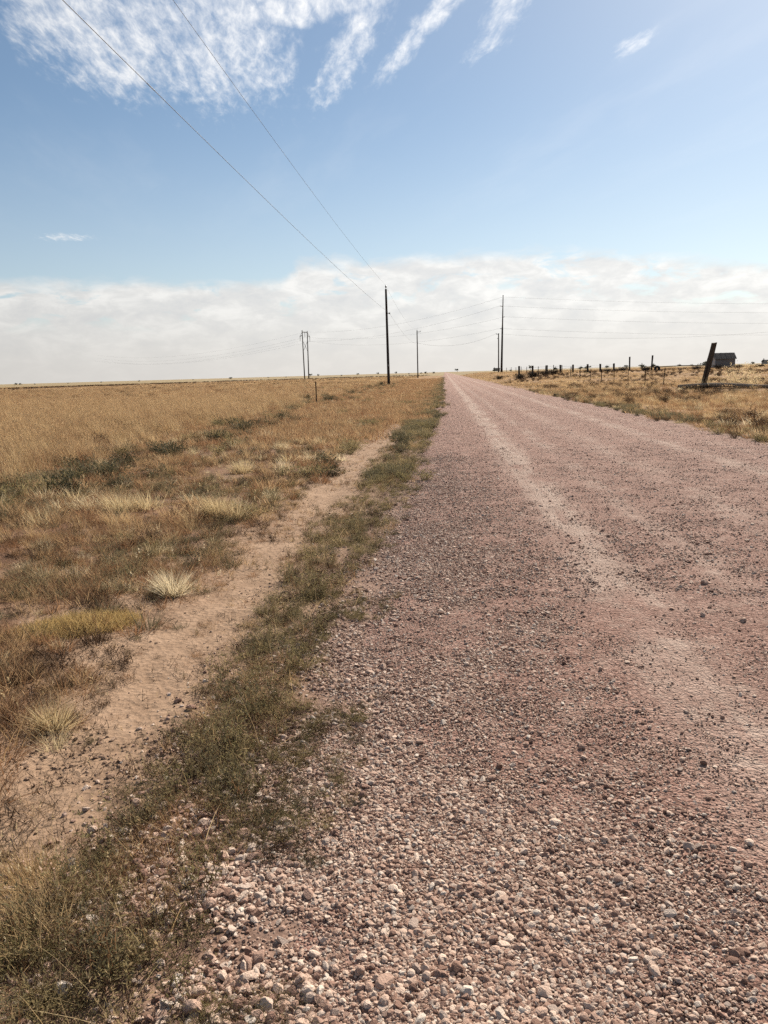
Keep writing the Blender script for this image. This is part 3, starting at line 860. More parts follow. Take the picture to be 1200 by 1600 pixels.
P_stem = [tuft(540 + k, 6, 0.12, 0.26, 0.05, 0.0026, [M['straw_gold'], M['straw_gold']], 0.8, 0.3, 0.4, curl=1.0) for k in range(4)]
x, y = field_points(3000, -1.7, -0.3, 1.1, 16, lambda x, y: strip(x, y) * 0.15, 1.0)
lay('roadside_dry_stems', P_stem, x, y, 0.5, 1.1, 'thin pale dead stems standing out of the weed strip', 'stems', 0.3)
x, y = field_points(1500, -0.85, -0.2, 1.2, 14, lambda x, y: (1 - ss(x, -0.6, -0.25)) * patchy(x, y, 2.0, 85, 0.50, 0.62), 1.1)
lay('roadside_weeds', P_weed + P_weedg + P_weedb, x, y, 0.3, 0.75, 'small scattered weeds in the gravel beside the strip', 'weeds')
x, y = field_points(900, -3.0, -1.7, 8, 60, lambda x, y: np.exp(-((x + 2.35 - 0.01 * y) / 0.28) ** 2) * patchy(x, y, 0.5, 84, 0.45, 0.6), 0.9)
lay('roadside_weeds', P_weed + P_weedfar[:1], x, y, 0.7, 1.3, 'green weeds on the outer side of the sandy wheel path', 'weeds')

# right verge and pasture
def rverge(x, y):
    return ss(x, edge_right(y) + 0.02, edge_right(y) + 0.5)
x, y = field_points(9000, 5.9, 40, 11, 60, lambda x, y: rverge(x, y) * (0.30 + 0.7 * patchy(x, y, 0.4, 90, 0.3, 0.52)), 0.5)
lay('pasture_grass', P_lowwide[:3] + P_lowwide + P_bunchwide, x, y, 0.6, 1.3, 'clumpy tan dry grass on the right verge below the fence', 'grass')
x, y = field_points(9000, 6, 40, 12, 60, lambda x, y: rverge(x, y) * patchy(x, y, 0.3, 91, 0.35, 0.55), 0.5)
lay('pasture_grass', P_straw, x, y, 0.3, 0.7, 'tan grass tufts on the right verge', 'grass')
x, y = field_points(30000, 6, 160, 45, 330, lambda x, y: rverge(x, y) * (0.45 + 0.55 * patchy(x, y, 0.08, 92, 0.3, 0.5)), 0.9)
lay('pasture_grass', [P_far[k] for k in range(4)] + P_wide[:2], x, y, 0.45, 0.8, 'golden dry grass over the right pasture', 'grass', zs=(0.35, 0.7))
x, y = field_points(1700, 5.9, 9.5, 11, 60, lambda x, y: np.exp(-((x - edge_right(y) - 0.55) / 0.55) ** 2) * (0.3 + 0.7 * patchy(x, y, 0.5, 93, 0.35, 0.55)), 0.8)
lay('verge_weeds', P_weedfar + P_weedbfar[:1] + P_weedfar[3:], x, y, 0.3, 0.8, 'green weeds in a strip along the right road edge', 'weeds')
x, y = field_points(3600, 7, 60, 16, 110, lambda x, y: patchy(x, y, 0.22, 94, 0.5, 0.62), 0.5)
lay('verge_weeds', P_weedbfar, x, y, 0.5, 1.1, 'dead brown weeds in the right pasture', 'weeds')
x, y = field_points(2500, 8, 90, 90, 150, lambda x, y: patchy(x, y, 0.10, 95, 0.45, 0.6) * 0.8, 0.4)
lay('verge_weeds', P_weedbfar, x, y, 0.5, 1.2, 'dark brown brush below the post fence', 'weeds')
# weeds on the bank across the far side of the left field
bx, by = [], []
for (ax_, ay_), (cx_, cy_) in zip(BANK[:-1], BANK[1:]):
    n = int(math.hypot(cx_ - ax_, cy_ - ay_) * 7)
    t = rng.random(n)
    bx.append(ax_ + (cx_ - ax_) * t + rng.normal(0, 1.3, n)); by.append(ay_ + (cy_ - ay_) * t + rng.normal(0, 1.3, n))
bx = np.concatenate(bx); by = np.concatenate(by)
kp = in_view(bx, by, 10) & (rng.random(len(bx)) < 0.3 + 0.7 * ss(fbm(bx, by, 0.08, 3, 96), 0.35, 0.55))
lay('bank_weeds', P_weedbfar, bx[kp], by[kp], 0.7, 1.3, 'dark brown weeds along the low bank across the left field', 'weeds')

# ------------------------------------------------------------------ utility poles
def curve_pts(a, b, sag, n=24):
    a = Vector(a); b = Vector(b)
    return [a.lerp(b, t / n) - Vector((0, 0, 4 * sag * (t / n) * (1 - t / n))) for t in range(n + 1)]
def wood_pole(loc, top, r0, r1, label, mat, lean=(0.0, 0.0)):
    z0 = surf1(loc[0], loc[1])
    root = empty('utility_pole', (loc[0], loc[1], z0))
    tag(root, label, 'pole', 'utility poles along the road')
    pts = [(lean[0] * t, lean[1] * t, -0.3 + (top - z0 + 0.3) * t) for t in np.linspace(0, 1, 9)]
    MB().tube(pts, list(np.linspace(r0, r1, 9)), 14).build('shaft', M[mat], root, smooth=True)
    return root, z0
LX = -7.6
p1, z1 = wood_pole((-7.5, 104.0), 12.45, 0.19, 0.135, 'tall dark wooden pole standing at the edge of the golden field', 'pole_wood', (-0.06, 0))
h1 = 12.45 - z1
MB().tube([(-0.06, 0, h1 - 0.15), (-0.06, 0, h1 + 0.22)], 0.035, 8).build('top_pin', M['steel'], p1)
MB().tube([(-0.06, 0, h1 + 0.15), (-0.06, 0, h1 + 0.24), (-0.06, 0, h1 + 0.34), (-0.06, 0, h1 + 0.46)], [0.06, 0.11, 0.10, 0.05], 10).build('insulator', M['ceramic'], p1, smooth=True)
nb = MB().box((0.22, 0, 9.35 - z1), (0.13, 0.03, 0.04)).build('neutral_bracket', M['steel'], p1)
MB().tube([(0.36, 0, 9.25 - z1), (0.36, 0, 9.45 - z1)], [0.07, 0.06], 8).build('insulator', M['ceramic'], nb)
MB().tube([(0.02, -0.19, 0.0), (0.01, -0.165, 5.0), (0.0, -0.15, 9.2)], 0.012, 5).build('ground_wire', M['wire'], p1)
MB().box((0.0, -0.185, 2.6), (0.07, 0.008, 0.10)).build('number_plate', M['steel'], p1)

p2, z2 = wood_pole((-8.0, 232.0), 13.7, 0.19, 0.14, 'slim grey pole with a short arm, standing left of the road farther on', 'pole_grey')
h2 = 13.7 - z2
sa2 = MB().box((0.45, 0, h2 - 0.35), (0.55, 0.05, 0.05)).build('side_arm', M['pole_grey'], p2)
MB().tube([(0.95, 0, h2 - 0.32), (0.95, 0, h2 - 0.02)], [0.09, 0.07], 8).build('insulator', M['ceramic'], sa2)
MB().tube([(0, 0, h2 - 0.05), (0, 0, h2 + 0.30)], [0.09, 0.06], 8).build('insulator', M['ceramic'], p2)
MB().box((0.20, 0, 10.1 - z2), (0.10, 0.05, 0.08)).build('neutral_bracket', M['steel'], p2)

p3, z3 = wood_pole((16.0, 235.0), 12.35, 0.20, 0.15, 'shorter grey pole beside the tall dark pole, right of the road', 'pole_grey')
h3 = 12.35 - z3
sa3 = MB().box((-0.35, 0, h3 - 0.25), (0.40, 0.05, 0.05)).build('side_arm', M['pole_grey'], p3)
MB().tube([(-0.68, 0, h3 - 0.25), (-0.68, 0, h3 + 0.05)], [0.09, 0.07], 8).build('insulator', M['ceramic'], sa3)
MB().tube([(-0.3, 0, h3 - 1.6), (-0.3, 0, h3 - 1.3)], [0.08, 0.06], 8).build('insulator', M['ceramic'], p3)

# tall transmission pole
zt = surf1(17.2, 240)
p4 = empty('transmission_pole', (17.2, 240.0, zt))
tag(p4, 'tallest dark tapering pole standing at the right side of the road', 'pole')
ht = 23.6 - zt
MB().tube([(0.3 * t, 0, -0.3 + (ht * 0.60 + 0.3) * t) for t in np.linspace(0, 1, 6)], list(np.linspace(0.34, 0.24, 6)), 14).build('lower_shaft', M['pole_wood'], p4, smooth=True)
MB().tube([(0.3 + 0.2 * t, 0, ht * 0.58 + (ht * 0.42) * t) for t in np.linspace(0, 1, 6)], list(np.linspace(0.21, 0.12, 6)), 14).build('upper_shaft', M['pole_grey'], p4, smooth=True)
TZ = [23.2, 20.6, 17.4, 14.0]
for k, zz in enumerate(TZ):
    sx = -1 if k % 2 else 1
    if k:
        MB().tube([(0.3, 0, zz - zt - 0.15), (0.3 + sx * 0.75, 0, zz - zt)], [0.09, 0.07], 8).build('post_insulator', M['ceramic'], p4, smooth=True)
MB().box((0.5, 0, ht + 0.03), (0.16, 0.16, 0.05)).build('pole_cap', M['steel'], p4)

# two-legged transmission tower
zh = surf1(-61, 340)
hf = empty('transmission_tower', (-60.7, 340.0, zh))
tag(hf, 'two-legged wooden transmission tower standing across the left field', 'tower')
for sx, tp in ((-1, 21.1), (1, 20.8)):
    MB().tube([(sx * (0.62 + 0.22 * t), sx * 1.6, -0.3 + (tp - zh + 0.3) * t) for t in np.linspace(0, 1, 6)], list(np.linspace(0.27, 0.18, 6)), 10).build('leg', M['pole_grey'], hf, smooth=True)
hz = 20.3 - zh
xa_ = MB().tube([(-0.86, -1.7, hz), (0.86, 1.7, hz)], 0.16, 8).build('cross_arm', M['pole_grey'], hf)
for sx in (-1, 1):
    oa_ = MB().tube([(sx * 0.80, sx * 1.6, 18.9 - zh), (sx * 1.65, sx * 3.0, 18.4 - zh)], 0.13, 8).build('outer_arm', M['pole_grey'], hf)
    MB().tube([(sx * 0.83, sx * 1.6, 20.3 - zh), (sx * 1.6, sx * 3.0, 18.5 - zh)], 0.06, 6).build('arm_brace', M['pole_grey'], hf)
    MB().tube([(sx * 1.6, sx * 3.0, 18.4 - zh), (sx * 1.6, sx * 3.0, 16.4 - zh)], [0.10, 0.08], 8).build('insulator_string', M['ceramic'], oa_)
    MB().tube([(sx * 0.75, sx * 1.6, 16.5 - zh), (-sx * 0.78, -sx * 1.6, 12.0 - zh)], 0.07, 6).build('cross_brace', M['pole_grey'], hf)
MB().tube([(0, 0, 20.2 - zh), (0, 0, 18.2 - zh)], [0.10, 0.08], 8).build('insulator_string', M['ceramic'], xa_)

# wires: each conductor is one thing
def wire(spans, r, label, group=None):
    mb = MB()
    for a, b, sag in spans:
        mb.tube(curve_pts(a, b, sag), r, 6)
    o = mb.build('power_line', M['wire'], smooth=True)
    return tag(o, label, 'power line', group)
wire([((LX, -18, 13.0), (LX, 104, 12.95), 0.85), ((LX, 104, 12.95), (-8.0, 232, 14.0), 1.4)], 0.0075, 'upper wire running overhead to the top of the tall dark pole')
wire([((LX + .3, -18, 9.3), (LX + .4, 104, 9.4), 0.62), ((LX + .4, 104, 9.4), (-7.7, 232, 10.1), 1.2)], 0.0085, 'lower wire running overhead to the side of the tall dark pole')
sp_ = curve_pts((LX + .3, -18, 9.3), (LX + .4, 104, 9.4), 0.62, 240)
MB().tube(sp_[75:77], 0.013, 6).build('wire_splice', M['wire'], bpy.data.objects['power_line.001'])
wire([((-7.7, 232, 10.1), (15.4, 235, 12.3), 1.9)], 0.018, 'slack wire crossing the road between the two grey poles')
wire([((15.4, 235, 12.3), (118, 214, 12.4), 3.1)], 0.016, 'lowest wire sagging over the right pasture')
HP = [(-60.7, 340, 20.4), (-62.3, 337, 16.4), (-60.7, 340, 18.2), (-59.1, 343, 16.4)]
for k, (zz, nm) in enumerate(zip(TZ, ('topmost', 'second', 'third', 'bottom'))):
    sx = 0 if k == 0 else (-1 if k % 2 else 1)
    a = (17.6 + sx * 0.75, 240, zz)
    hpt = HP[k]
    wire([(a, (255, 262, zz - 1.0), 4.2), (a, hpt, 3.0), (hpt, (hpt[0] - 190, hpt[1] + 210, hpt[2]), 5.5)], 0.015, '%s transmission wire strung from the tallest pole to the two-legged tower' % nm, 'transmission wires')

# ------------------------------------------------------------------ steel post and fences
def steel_post(mb, x, y, h, lx=0.0, ly=0.0):
    z = surf1(x, y)
    top = Vector((x + lx, y + ly, z + h)); bot = Vector((x, y, z - 0.15))
    d = (top - bot).normalized()
    rot = d.to_track_quat('Z', 'Y').to_matrix()
    c = (top + bot) / 2; hl = (top - bot).length / 2
    mb.box(c, (0.042, 0.010, hl), rot)
    mb.box(c + rot @ Vector((0, 0.018, 0)), (0.006, 0.020, hl), rot)
    return mb
tp = empty('fence_post', (-7.3, 43.7, surf1(-7.3, 43.7)))
tag(tp, 'single thin rusty steel post standing alone at the left field edge', 'fence post')
mb = MB(); mb.box((0, 0, 0.52), (0.030, 0.007, 0.76)); mb.box((0, 0.021, 0.52), (0.007, 0.02, 0.757))
mb.build('post', M['rust'], tp)
for k in range(14):
    MB().box((0, -0.012, 0.08 + 0.085 * k), (0.012, 0.005, 0.008)).build('stud', M['rust'], tp)

wf = empty('wire_fence', (16.0, 60.0, surf1(16, 60)))
tag(wf, 'thin steel post and wire fence running along the right pasture', 'fence')
FP = [(15.15, 47.2, 1.32, 0.25), (15.95, 58.5, 1.40, 0.10), (16.0, 64.0, 1.36, 0.06), (16.05, 70.0, 1.36, -0.02), (16.15, 76.2, 1.35, 0.03), (16.2, 82.5, 1.34, 0.0), (16.25, 89.0, 1.36, 0.05),
      (16.3, 96.0, 1.3, 0.0), (16.3, 103.0, 1.3, 0.03), (16.3, 110.5, 1.3, -.03), (16.2, 118.5, 1.3, 0.02), (16.1, 127, 1.3, 0), (16.0, 136, 1.3, .03), (16.0, 145, 1.3, 0), (16.0, 155, 1.3, .02), (16.0, 166, 1.3, 0), (16.0, 178, 1.3, 0), (16.0, 191, 1.3, .02), (16.0, 205, 1.3, 0), (16.0, 219, 1.3, 0)]
tops = []
for (fx, fy, fh, lx) in FP:
    b = (steel_post(MB(), fx, fy, fh, lx) if fy < 92 else MB().tube([(fx, fy, surf1(fx, fy) - .2), (fx + lx, fy, surf1(fx, fy) + fh)], [0.06, 0.05], 7)).build('post', M['rust'] if fy < 92 else M['pole_wood'])
    b.parent = wf
    b.matrix_parent_inverse = wf.matrix_basis.inverted()
    tops.append((fx, fy, surf1(fx, fy), fh, lx))
for k, fr in enumerate((0.40, 0.68, 0.93)):
    mb = MB()
    for a, c in zip(tops[:-1], tops[1:]):
        mb.tube(curve_pts((a[0] + a[4] * fr, a[1] - .01, a[2] + a[3] * fr), (c[0] + c[4] * fr, c[1] - .01, c[2] + c[3] * fr), 0.05, 5), 0.0055, 4, False)
    b = mb.build('wire', M['rust'])
    b.parent = wf
    b.matrix_parent_inverse = wf.matrix_basis.inverted()

def timber_post(name, parent, x, y, h, w, lean, mat, seed):
    """rough squared timber with uneven faces and a chipped top"""
    r = random.Random(seed)
    v, f = [], []
    n = 8; rings = 7
    for i in range(rings):
        t = i / (rings - 1)
        cx, cy, cz = lean[0] * t, lean[1] * t, -0.25 + (h + 0.25) * t
        for k in range(n):
            th = 2 * math.pi * (k + 0.5) / n
            q = w * 0.5 * (1.12 if k % 2 else 1.0) * r.uniform(0.93, 1.06) / max(abs(math.cos(th)), abs(math.sin(th))) * 0.90
            v.append((cx + math.cos(th) * q, cy + math.sin(th) * q, cz + (r.uniform(-.05, .03) * w * 2 if i == rings - 1 else 0)))
    for i in range(rings - 1):
        for k in range(n):
            k2 = (k + 1) % n
            f.append((i * n + k, i * n + k2, (i + 1) * n + k2, (i + 1) * n + k))
    f.append(tuple((rings - 1) * n + k for k in range(n)))
    o = obj(name, mesh_from(name, v, f), M[mat], parent, (x, y, surf1(x, y)) if parent is None else None)
    if parent is not None:
        o.location = Vector((x, y, surf1(x, y))) - parent.location
    return o
lp = timber_post('leaning_post', None, 15.65, 49.0, 2.78, 0.30, (0.66, 0.05), 'timber', 5)
tag(lp, 'thick weathered timber post leaning to the right in the dry grass', 'post')

cf = empty('corral_fence', (19.0, 120.0, surf1(19, 120)))
tag(cf, 'row of short thick dark wooden fence posts crossing the right pasture', 'fence')
ctop = []
for k, (cx, hh) in enumerate(((11.26, 1.16), (13.34, 1.2), (15.37, 1.26), (17.46, 1.38), (19.37, 1.33), (21.44, 1.27), (23.39, 1.15), (25.44, 1.2))):
    yy = 120 + 0.4 * math.sin(k * 2.1)
    timber_post('post', cf, cx, yy, 2.12 - surf1(cx, yy), 0.27, (random.uniform(-.03, .03), 0), 'pole_wood', 40 + k)
    ctop.append((cx, yy, surf1(cx, yy)))
for hgt in (0.35, 0.75, 1.05):
    mb = MB()
    for a, c in zip(ctop[:-1], ctop[1:]):
        mb.tube([(a[0] - 19, a[1] - 120.13, a[2] + hgt - cf.location.z), (c[0] - 19, c[1] - 120.13, c[2] + hgt - cf.location.z)], 0.006, 4, False)
    mb.build('wire', M['rust'], cf)
g1 = timber_post('gate_post', None, 27.7, 120.0, 3.03 - surf1(27.7, 120), 0.21, (-0.03, 0), 'pole_wood', 61)
tag(g1, 'tall dark wooden post at the end of the short post row', 'post', 'tall posts in the right pasture')
g2 = timber_post('gate_post', None, 30.9, 120.0, 3.16 - surf1(30.9, 120), 0.22, (0.12, 0), 'pole_wood', 62)
tag(g2, 'tall dark wooden post rising behind the old tyre', 'post', 'tall posts in the right pasture')
rail = MB().tube([(31.2, 120.2, surf1(31.2, 120) + 0.55), (35.5, 120.3, surf1(35.5, 120) + 0.62), (40.0, 120.6, surf1(40, 120) + 0.55)], 0.06, 8).build('fence_rail', M['pole_wood'])
tag(rail, 'single dark rail running right from the tall post by the tyre', 'rail')

# old tyre leaning at the tall post
ty = empty('old_tyre', (31.2, 117.9, surf1(31.2, 117.9) - 0.1), 0.25)
ty.scale = (0.62, 0.62, 0.62)
tag(ty, 'black old tyre leaning upright in the grass at the tall post', 'tyre')
v, f = [], []
prof = [(-0.24, 0.38), (-0.30, 0.55), (-0.28, 0.80), (-0.20, 0.90), (0.0, 0.93), (0.20, 0.90), (0.28, 0.80), (0.30, 0.55), (0.24, 0.38)]
ns = 28
for k in range(ns):
    a = 2 * math.pi * k / ns
    for (w_, r_) in prof:
        v.append((math.cos(a) * r_ * 0.78, w_ + math.sin(a) * 0.12, 0.70 + math.sin(a) * r_ * 0.78))
for k in range(ns):
    for j in range(len(prof) - 1):
        a = k * len(prof) + j; b = ((k + 1) % ns) * len(prof) + j
        f.append((a, b, b + 1, a + 1))
obj('casing', mesh_from('casing', v, f, True), M['rubber'], ty)
mb = MB()
for k in range(36):
    a = 2 * math.pi * k / 36
    rot = Matrix.Rotation(-a, 3, 'Y')
    mb.box((math.cos(a) * 0.735, math.sin(a) * 0.12, 0.70 + math.sin(a) * 0.735), (0.02, 0.17, 0.035), rot)
mb.build('tread', M['rubber'], ty)

# fallen log on the right verge
z0 = surf1(13.4, 47.6)
lg = empty('fallen_log', (15.8, 45.6, 0))
tag(lg, 'long grey fallen log lying in the dry grass below the leaning post', 'log')
pts = []
for t in np.linspace(0, 1, 15):
    xx = 13.9 + 8.0 * t; yy = 47.8 - 7.3 * t + 0.25 * math.sin(5 * t)
    pts.append((xx - 15.8, yy - 45.6, surf1(xx, yy) + 0.09 + 0.05 * math.sin(9 * t)))
MB().tube(pts, [0.10 + 0.03 * math.sin(7 * k) + 0.004 * k for k in range(15)], 10).build('trunk', M['log_wood'], lg, smooth=True)
for t, dx_, dz_ in ((3, 0.25, 0.12), (12, 0.2, 0.2)):
    p = Vector(pts[t])
    MB().tube([p, p + Vector((dx_, -0.1, dz_))], [0.05, 0.025], 7).build('broken_branch', M['log_wood'], lg)

# ------------------------------------------------------------------ shed
zs = surf1(52, 151)
sh = empty('shed', (50.2, 150.0, zs))
tag(sh, 'small weathered grey wooden shed with a dark roof on the right horizon', 'shed')
W, D, E_, RZ = 3.6, 2.4, 1.95, 2.9
def board_wall(mb, a, b, z1f, n, out):
    """vertical boards side by side, each slightly proud or set back"""
    a = Vector(a); b = Vector(b)
    r = random.Random(3)
    for i in range(n):
        t0, t1 = i / n + 0.002, (i + 1) / n - 0.002
        p, q = a.lerp(b, t0), a.lerp(b, t1)
        off = Vector(out) * r.uniform(0, 0.02)
        th = Vector(out) * -0.03
        zz0, zz1 = z1f(t0), z1f(t1)
        bs = len(mb.v)
        for w_ in (off, off + th):
            for (pp, zt_) in ((p, zz0), (q, zz1)):
                mb.v.append((pp.x + w_.x, pp.y + w_.y, -0.15)); mb.v.append((pp.x + w_.x, pp.y + w_.y, zt_))
        for qd in ((0, 2, 3, 1), (4, 5, 7, 6), (0, 1, 5, 4), (2, 6, 7, 3), (1, 3, 7, 5)):
            mb.f.append(tuple(bs + i_ for i_ in qd))
gab = lambda t: E_ + (RZ - E_ - 0.03) * (1 - abs(2 * t - 1))
mb = MB(); board_wall(mb, (0, 0, 0), (W, 0, 0), lambda t: E_, 16, (0, -1, 0)); mb.build('front_wall', M['shed_board'], sh)
mb = MB(); board_wall(mb, (0, 0.02, 0), (0, D, 0), gab, 14, (-1, 0, 0)); mb.build('gable_wall', M['shed_gable'], sh)
mb = MB(); board_wall(mb, (W, 0.02, 0), (W, D, 0), gab, 14, (1, 0, 0)); mb.build('gable_wall', M['shed_board'], sh)
mb = MB(); board_wall(mb, (0, D, 0), (W, D, 0), lambda t: E_, 16, (0, 1, 0)); mb.build('back_wall', M['shed_board'], sh)
for s_ in (0, 1):
    y0, y1 = (-0.22, D / 2) if s_ == 0 else (D + 0.22, D / 2)
    dz = (RZ - E_) / (D / 2) * 0.22
    mb = MB()
    for i in range(9):
        xa = -0.2 + (W + 0.4) * i / 9 + 0.004; xb = -0.2 + (W + 0.4) * (i + 1) / 9 - 0.004
        lift_ = 0.012 * (i % 2)
        b = len(mb.v)
        mb.v += [(xa, y0, E_ - dz + lift_), (xb, y0, E_ - dz + lift_), (xb, y1, RZ + lift_), (xa, y1, RZ + lift_),
                 (xa, y0, E_ - dz + lift_ + 0.05), (xb, y0, E_ - dz + lift_ + 0.05), (xb, y1, RZ + lift_ + 0.05), (xa, y1, RZ + lift_ + 0.05)]
        for qd in ((0, 1, 2, 3), (7, 6, 5, 4), (0, 4, 5, 1), (2, 6, 7, 3), (1, 5, 6, 2), (3, 7, 4, 0)):
            mb.f.append(tuple(b + i_ for i_ in qd))
    mb.build('roof', M['shed_roof'], sh)

# ------------------------------------------------------------------ far trees and farm buildings
def crown_mesh(seed, rx, rz, zc, n, leaf):
    L = Leafy(seed); r = L.r
    cl = [(Vector((r.gauss(0, .5) * rx, r.gauss(0, .5) * rx, zc + r.gauss(0, .4) * rz)), r.uniform(.3, .55)) for _ in range(9)]
    for k in range(n):
        c, q = cl[k % 9]
        d = Vector((r.gauss(0, 1), r.gauss(0, 1), r.gauss(0, 1))).normalized()
        p = c + Vector((d.x * rx * q, d.y * rx * q, d.z * rz * q)) * (r.random() ** .4)
        L.leaf(p, (r.gauss(0, 1), r.gauss(0, 1), r.gauss(0, 1)), leaf * r.uniform(.7, 1.4), leaf * r.uniform(.5, .9))
    return L.mesh('crown', [M['tree_leaf']])
crowns = [crown_mesh(700 + k, 2.3, 1.6, 3.6, 260, 0.7) for k in range(3)]
bushes = [crown_mesh(710 + k, 3.4, 1.3, 1.5, 260, 0.7) for k in range(2)]
def trunk_mesh():
    mb = MB()
    mb.tube([(0, 0, -0.3), (0.06, 0, 1.2), (0.0, 0.05, 2.6), (0.1, 0, 3.8)], [0.26, 0.2, 0.16, 0.06], 8)
    mb.tube([(0.03, 0.02, 1.8), (0.7, 0.2, 3.2)], [0.11, 0.04], 6)
    mb.tube([(0.03, 0.02, 2.1), (-0.7, -0.2, 3.5)], [0.10, 0.04], 6)
    return mesh_from('trunk', mb.v, mb.f, True)
trunk = trunk_mesh()
def far_tree(px_x, Y, s, kind, label):
    X_ = px_x
    root = empty('tree', (X_, Y, surf1(X_, Y)), random.uniform(0, 6))
    root.scale = (s, s, s)
    obj('crown', (bushes if kind else crowns)[random.randrange(2)], None, root)
    obj('trunk', trunk, M['bark'], root)
    return tag(root, label, 'tree', 'small trees on the horizon')
def px_to_X(px, Y):
    """world X of an image column on the horizon at distance Y (measured from the photograph)"""
    a = math.atan((px - 600) / 1200.0)
    return Y * math.tan(a * 0.985 + YAW) if False else Y * ((px - 695) / 1200.0) * 1.0
for px, Y_, s, kd, lb in ((486, 900, 0.75, 0, 'tiny dark tree just right of the two-legged tower'), (499, 900, 0.62, 0, 'second tiny tree right of the two-legged tower'), (560, 1000, 0.62, 0, 'tiny tree on the horizon between the tower and the tall dark pole'), (592, 1000, 0.68, 0, 'tiny tree on the horizon close left of the tall dark pole'),
                          (620, 1000, 0.75, 0, 'tiny tree on the horizon close right of the tall dark pole'), (640, 1100, 0.5, 1, 'tiny bush left of the slim grey pole'), (659, 1100, 0.6, 1, 'low bush just right of the slim grey pole'), (666, 1100, 0.85, 1, 'largest low tree clump between the slim grey pole and the road'), (678, 1100, 0.7, 1, 'low tree clump nearest the road end on its left'),
                          (714, 900, 0.8, 0, 'tiny tree on the horizon above the road'), (8, 1100, 0.9, 1, 'tiny tree clump at the left end of the horizon'), (16, 1100, 0.8, 1, 'second tree clump at the left end of the horizon'), (360, 1000, 0.8, 1, 'dark tree clump on the horizon left of the tower'),
                          (825, 700, 0.85, 0, 'small tree on the horizon behind the short post row'), (862, 700, .8, 1, 'low bush left of the middle of the short post row'), (910, 700, 1.0, 1, 'long dark bush behind the middle of the short post row'), (900, 700, .8, 1, 'low bush touching the long bush behind the post row'), (938, 700, .7, 1, 'low bush behind the second last short post'), (967, 700, .7, 1, 'low bush close left of the first tall post'),
                          (990, 600, 0.95, 1, 'dark tree clump between the two tall posts'), (1007, 600, 0.85, 1, 'dark tree clump left of the tall post by the tyre'), (1085, 600, 1.4, 1, 'dark wide tree clump on the horizon left of the leaning post'), (1098, 600, 0.7, 1, 'small clump touching the leaning post'),
                          (1187, 620, 1.2, 1, 'wide tree clump at the right end of the horizon'), (1045, 650, .6, 1, 'tiny bush midway between the tyre and the leaning post'), (1063, 650, .5, 1, 'tiny bush just left of the wide clump by the leaning post'), (1150, 620, .6, 1, 'small bush just right of the shed')):
    far_tree(px_to_X(px, Y_), Y_, s, kd, lb)
for px, Y_, lb in ((40, 1150, 'third tiny bush from the left end of the horizon'), (95, 1200, 'fourth tiny bush from the left end of the horizon'), (150, 1180, 'fifth tiny bush from the left end of the horizon'), (212, 1200, 'sixth tiny bush from the left end of the horizon'), (300, 1150, 'tiny bush left of the dark clump on the left horizon'),
                   (420, 1200, 'tiny bush midway between the dark clump and the two-legged tower'), (448, 1200, 'tiny bush close left of the two-legged tower'), (535, 1150, 'faint bush midway between the tower and the tall dark pole'), (770, 800, 'tiny bush at the left foot of the grey pole right of the road'), (795, 760, 'tiny bush at the right foot of the tallest pole'),
                   (1120, 650, 'tiny bush on the horizon hidden by the leaning post and shed'), (1170, 700, 'tiny bush beside the low farm house on the right horizon')):
    far_tree(px_to_X(px, Y_), Y_, random.uniform(0.4, 0.6), 1, lb)
def farm_house(px, Y, w, h, label):
    X_ = px_to_X(px, Y)
    root = empty('farm_house', (X_, Y, surf1(X_, Y)))
    tag(root, label, 'house')
    MB().box((0, 2, h * 0.5 - .2), (w / 2, 2, h * 0.5 + .2)).build('wall', M['plaster'], root)
    mb = MB(); b = 0
    mb.v = [(-w / 2 - .3, -.3, h), (w / 2 + .3, -.3, h), (w / 2 + .3, 4.3, h), (-w / 2 - .3, 4.3, h), (-w / 2 - .3, 2, h + 1.6), (w / 2 + .3, 2, h + 1.6)]
    mb.f = [(0, 1, 5, 4), (2, 3, 4, 5), (0, 4, 3), (1, 2, 5), (0, 3, 2, 1)]
    mb.build('roof', M['shed_roof'], root)
    MB().box((-w / 2 + .8, 2, h + 1.7), (.3, .3, .9)).build('chimney', M['plaster'], root)
farm_house(1171, 620, 5.0, 1.6, 'tiny low farm house on the right horizon beyond the shed')
farm_house(774, 900, 7.0, 2.0, 'tiny pale farm building on the horizon left of the grey pole')

# ------------------------------------------------------------------ single plants
def plant(name, me, x, y, s, label, cat, group=None, rz=0.0, zs=1.0):
    o = obj(name, me, None, None, (x, y, surf1(x, y) - 0.005), (0, 0, rz))
    o.scale = (s, s, s * zs)
    return tag(o, label, cat, group)
def pale_tuft(seed, n, h, r, w=0.0046):
    return tuft(seed, int(n * 2.4), h * 0.55, h, r, w, [M['straw_pale'], M['straw_pale']], 0.55, 0.30, 0.05, 'grass_tuft', 0.5)
plant('grass_tuft', pale_tuft(801, 170, 0.20, 0.045, 0.0034), -1.84, 3.22, 1.0, 'pale spiky straw grass tuft casting a dark shadow on bare sand', 'grass tuft', 'pale grass tufts')
plant('grass_tuft', pale_tuft(802, 200, 0.26, 0.07), -2.05, 5.38, 1.0, 'pale straw grass tuft beside a green weed at the sandy path', 'grass tuft', 'pale grass tufts')
plant('grass_tuft', pale_tuft(803, 320, 0.36, 0.11), -2.62, 8.55, 1.0, 'brightest pale straw grass tuft on the verge', 'grass tuft', 'pale grass tufts')
plant('grass_tuft', pale_tuft(804, 160, 0.33, 0.09), -2.37, 8.40, 0.9, 'pale straw tuft touching the brightest tuft on its right', 'grass tuft', 'pale grass tufts')
plant('grass_tuft', pale_tuft(805, 240, 0.36, 0.16), -3.95, 8.95, 1.0, 'dull pale straw tuft left of the brightest tuft', 'grass tuft', 'pale grass tufts')
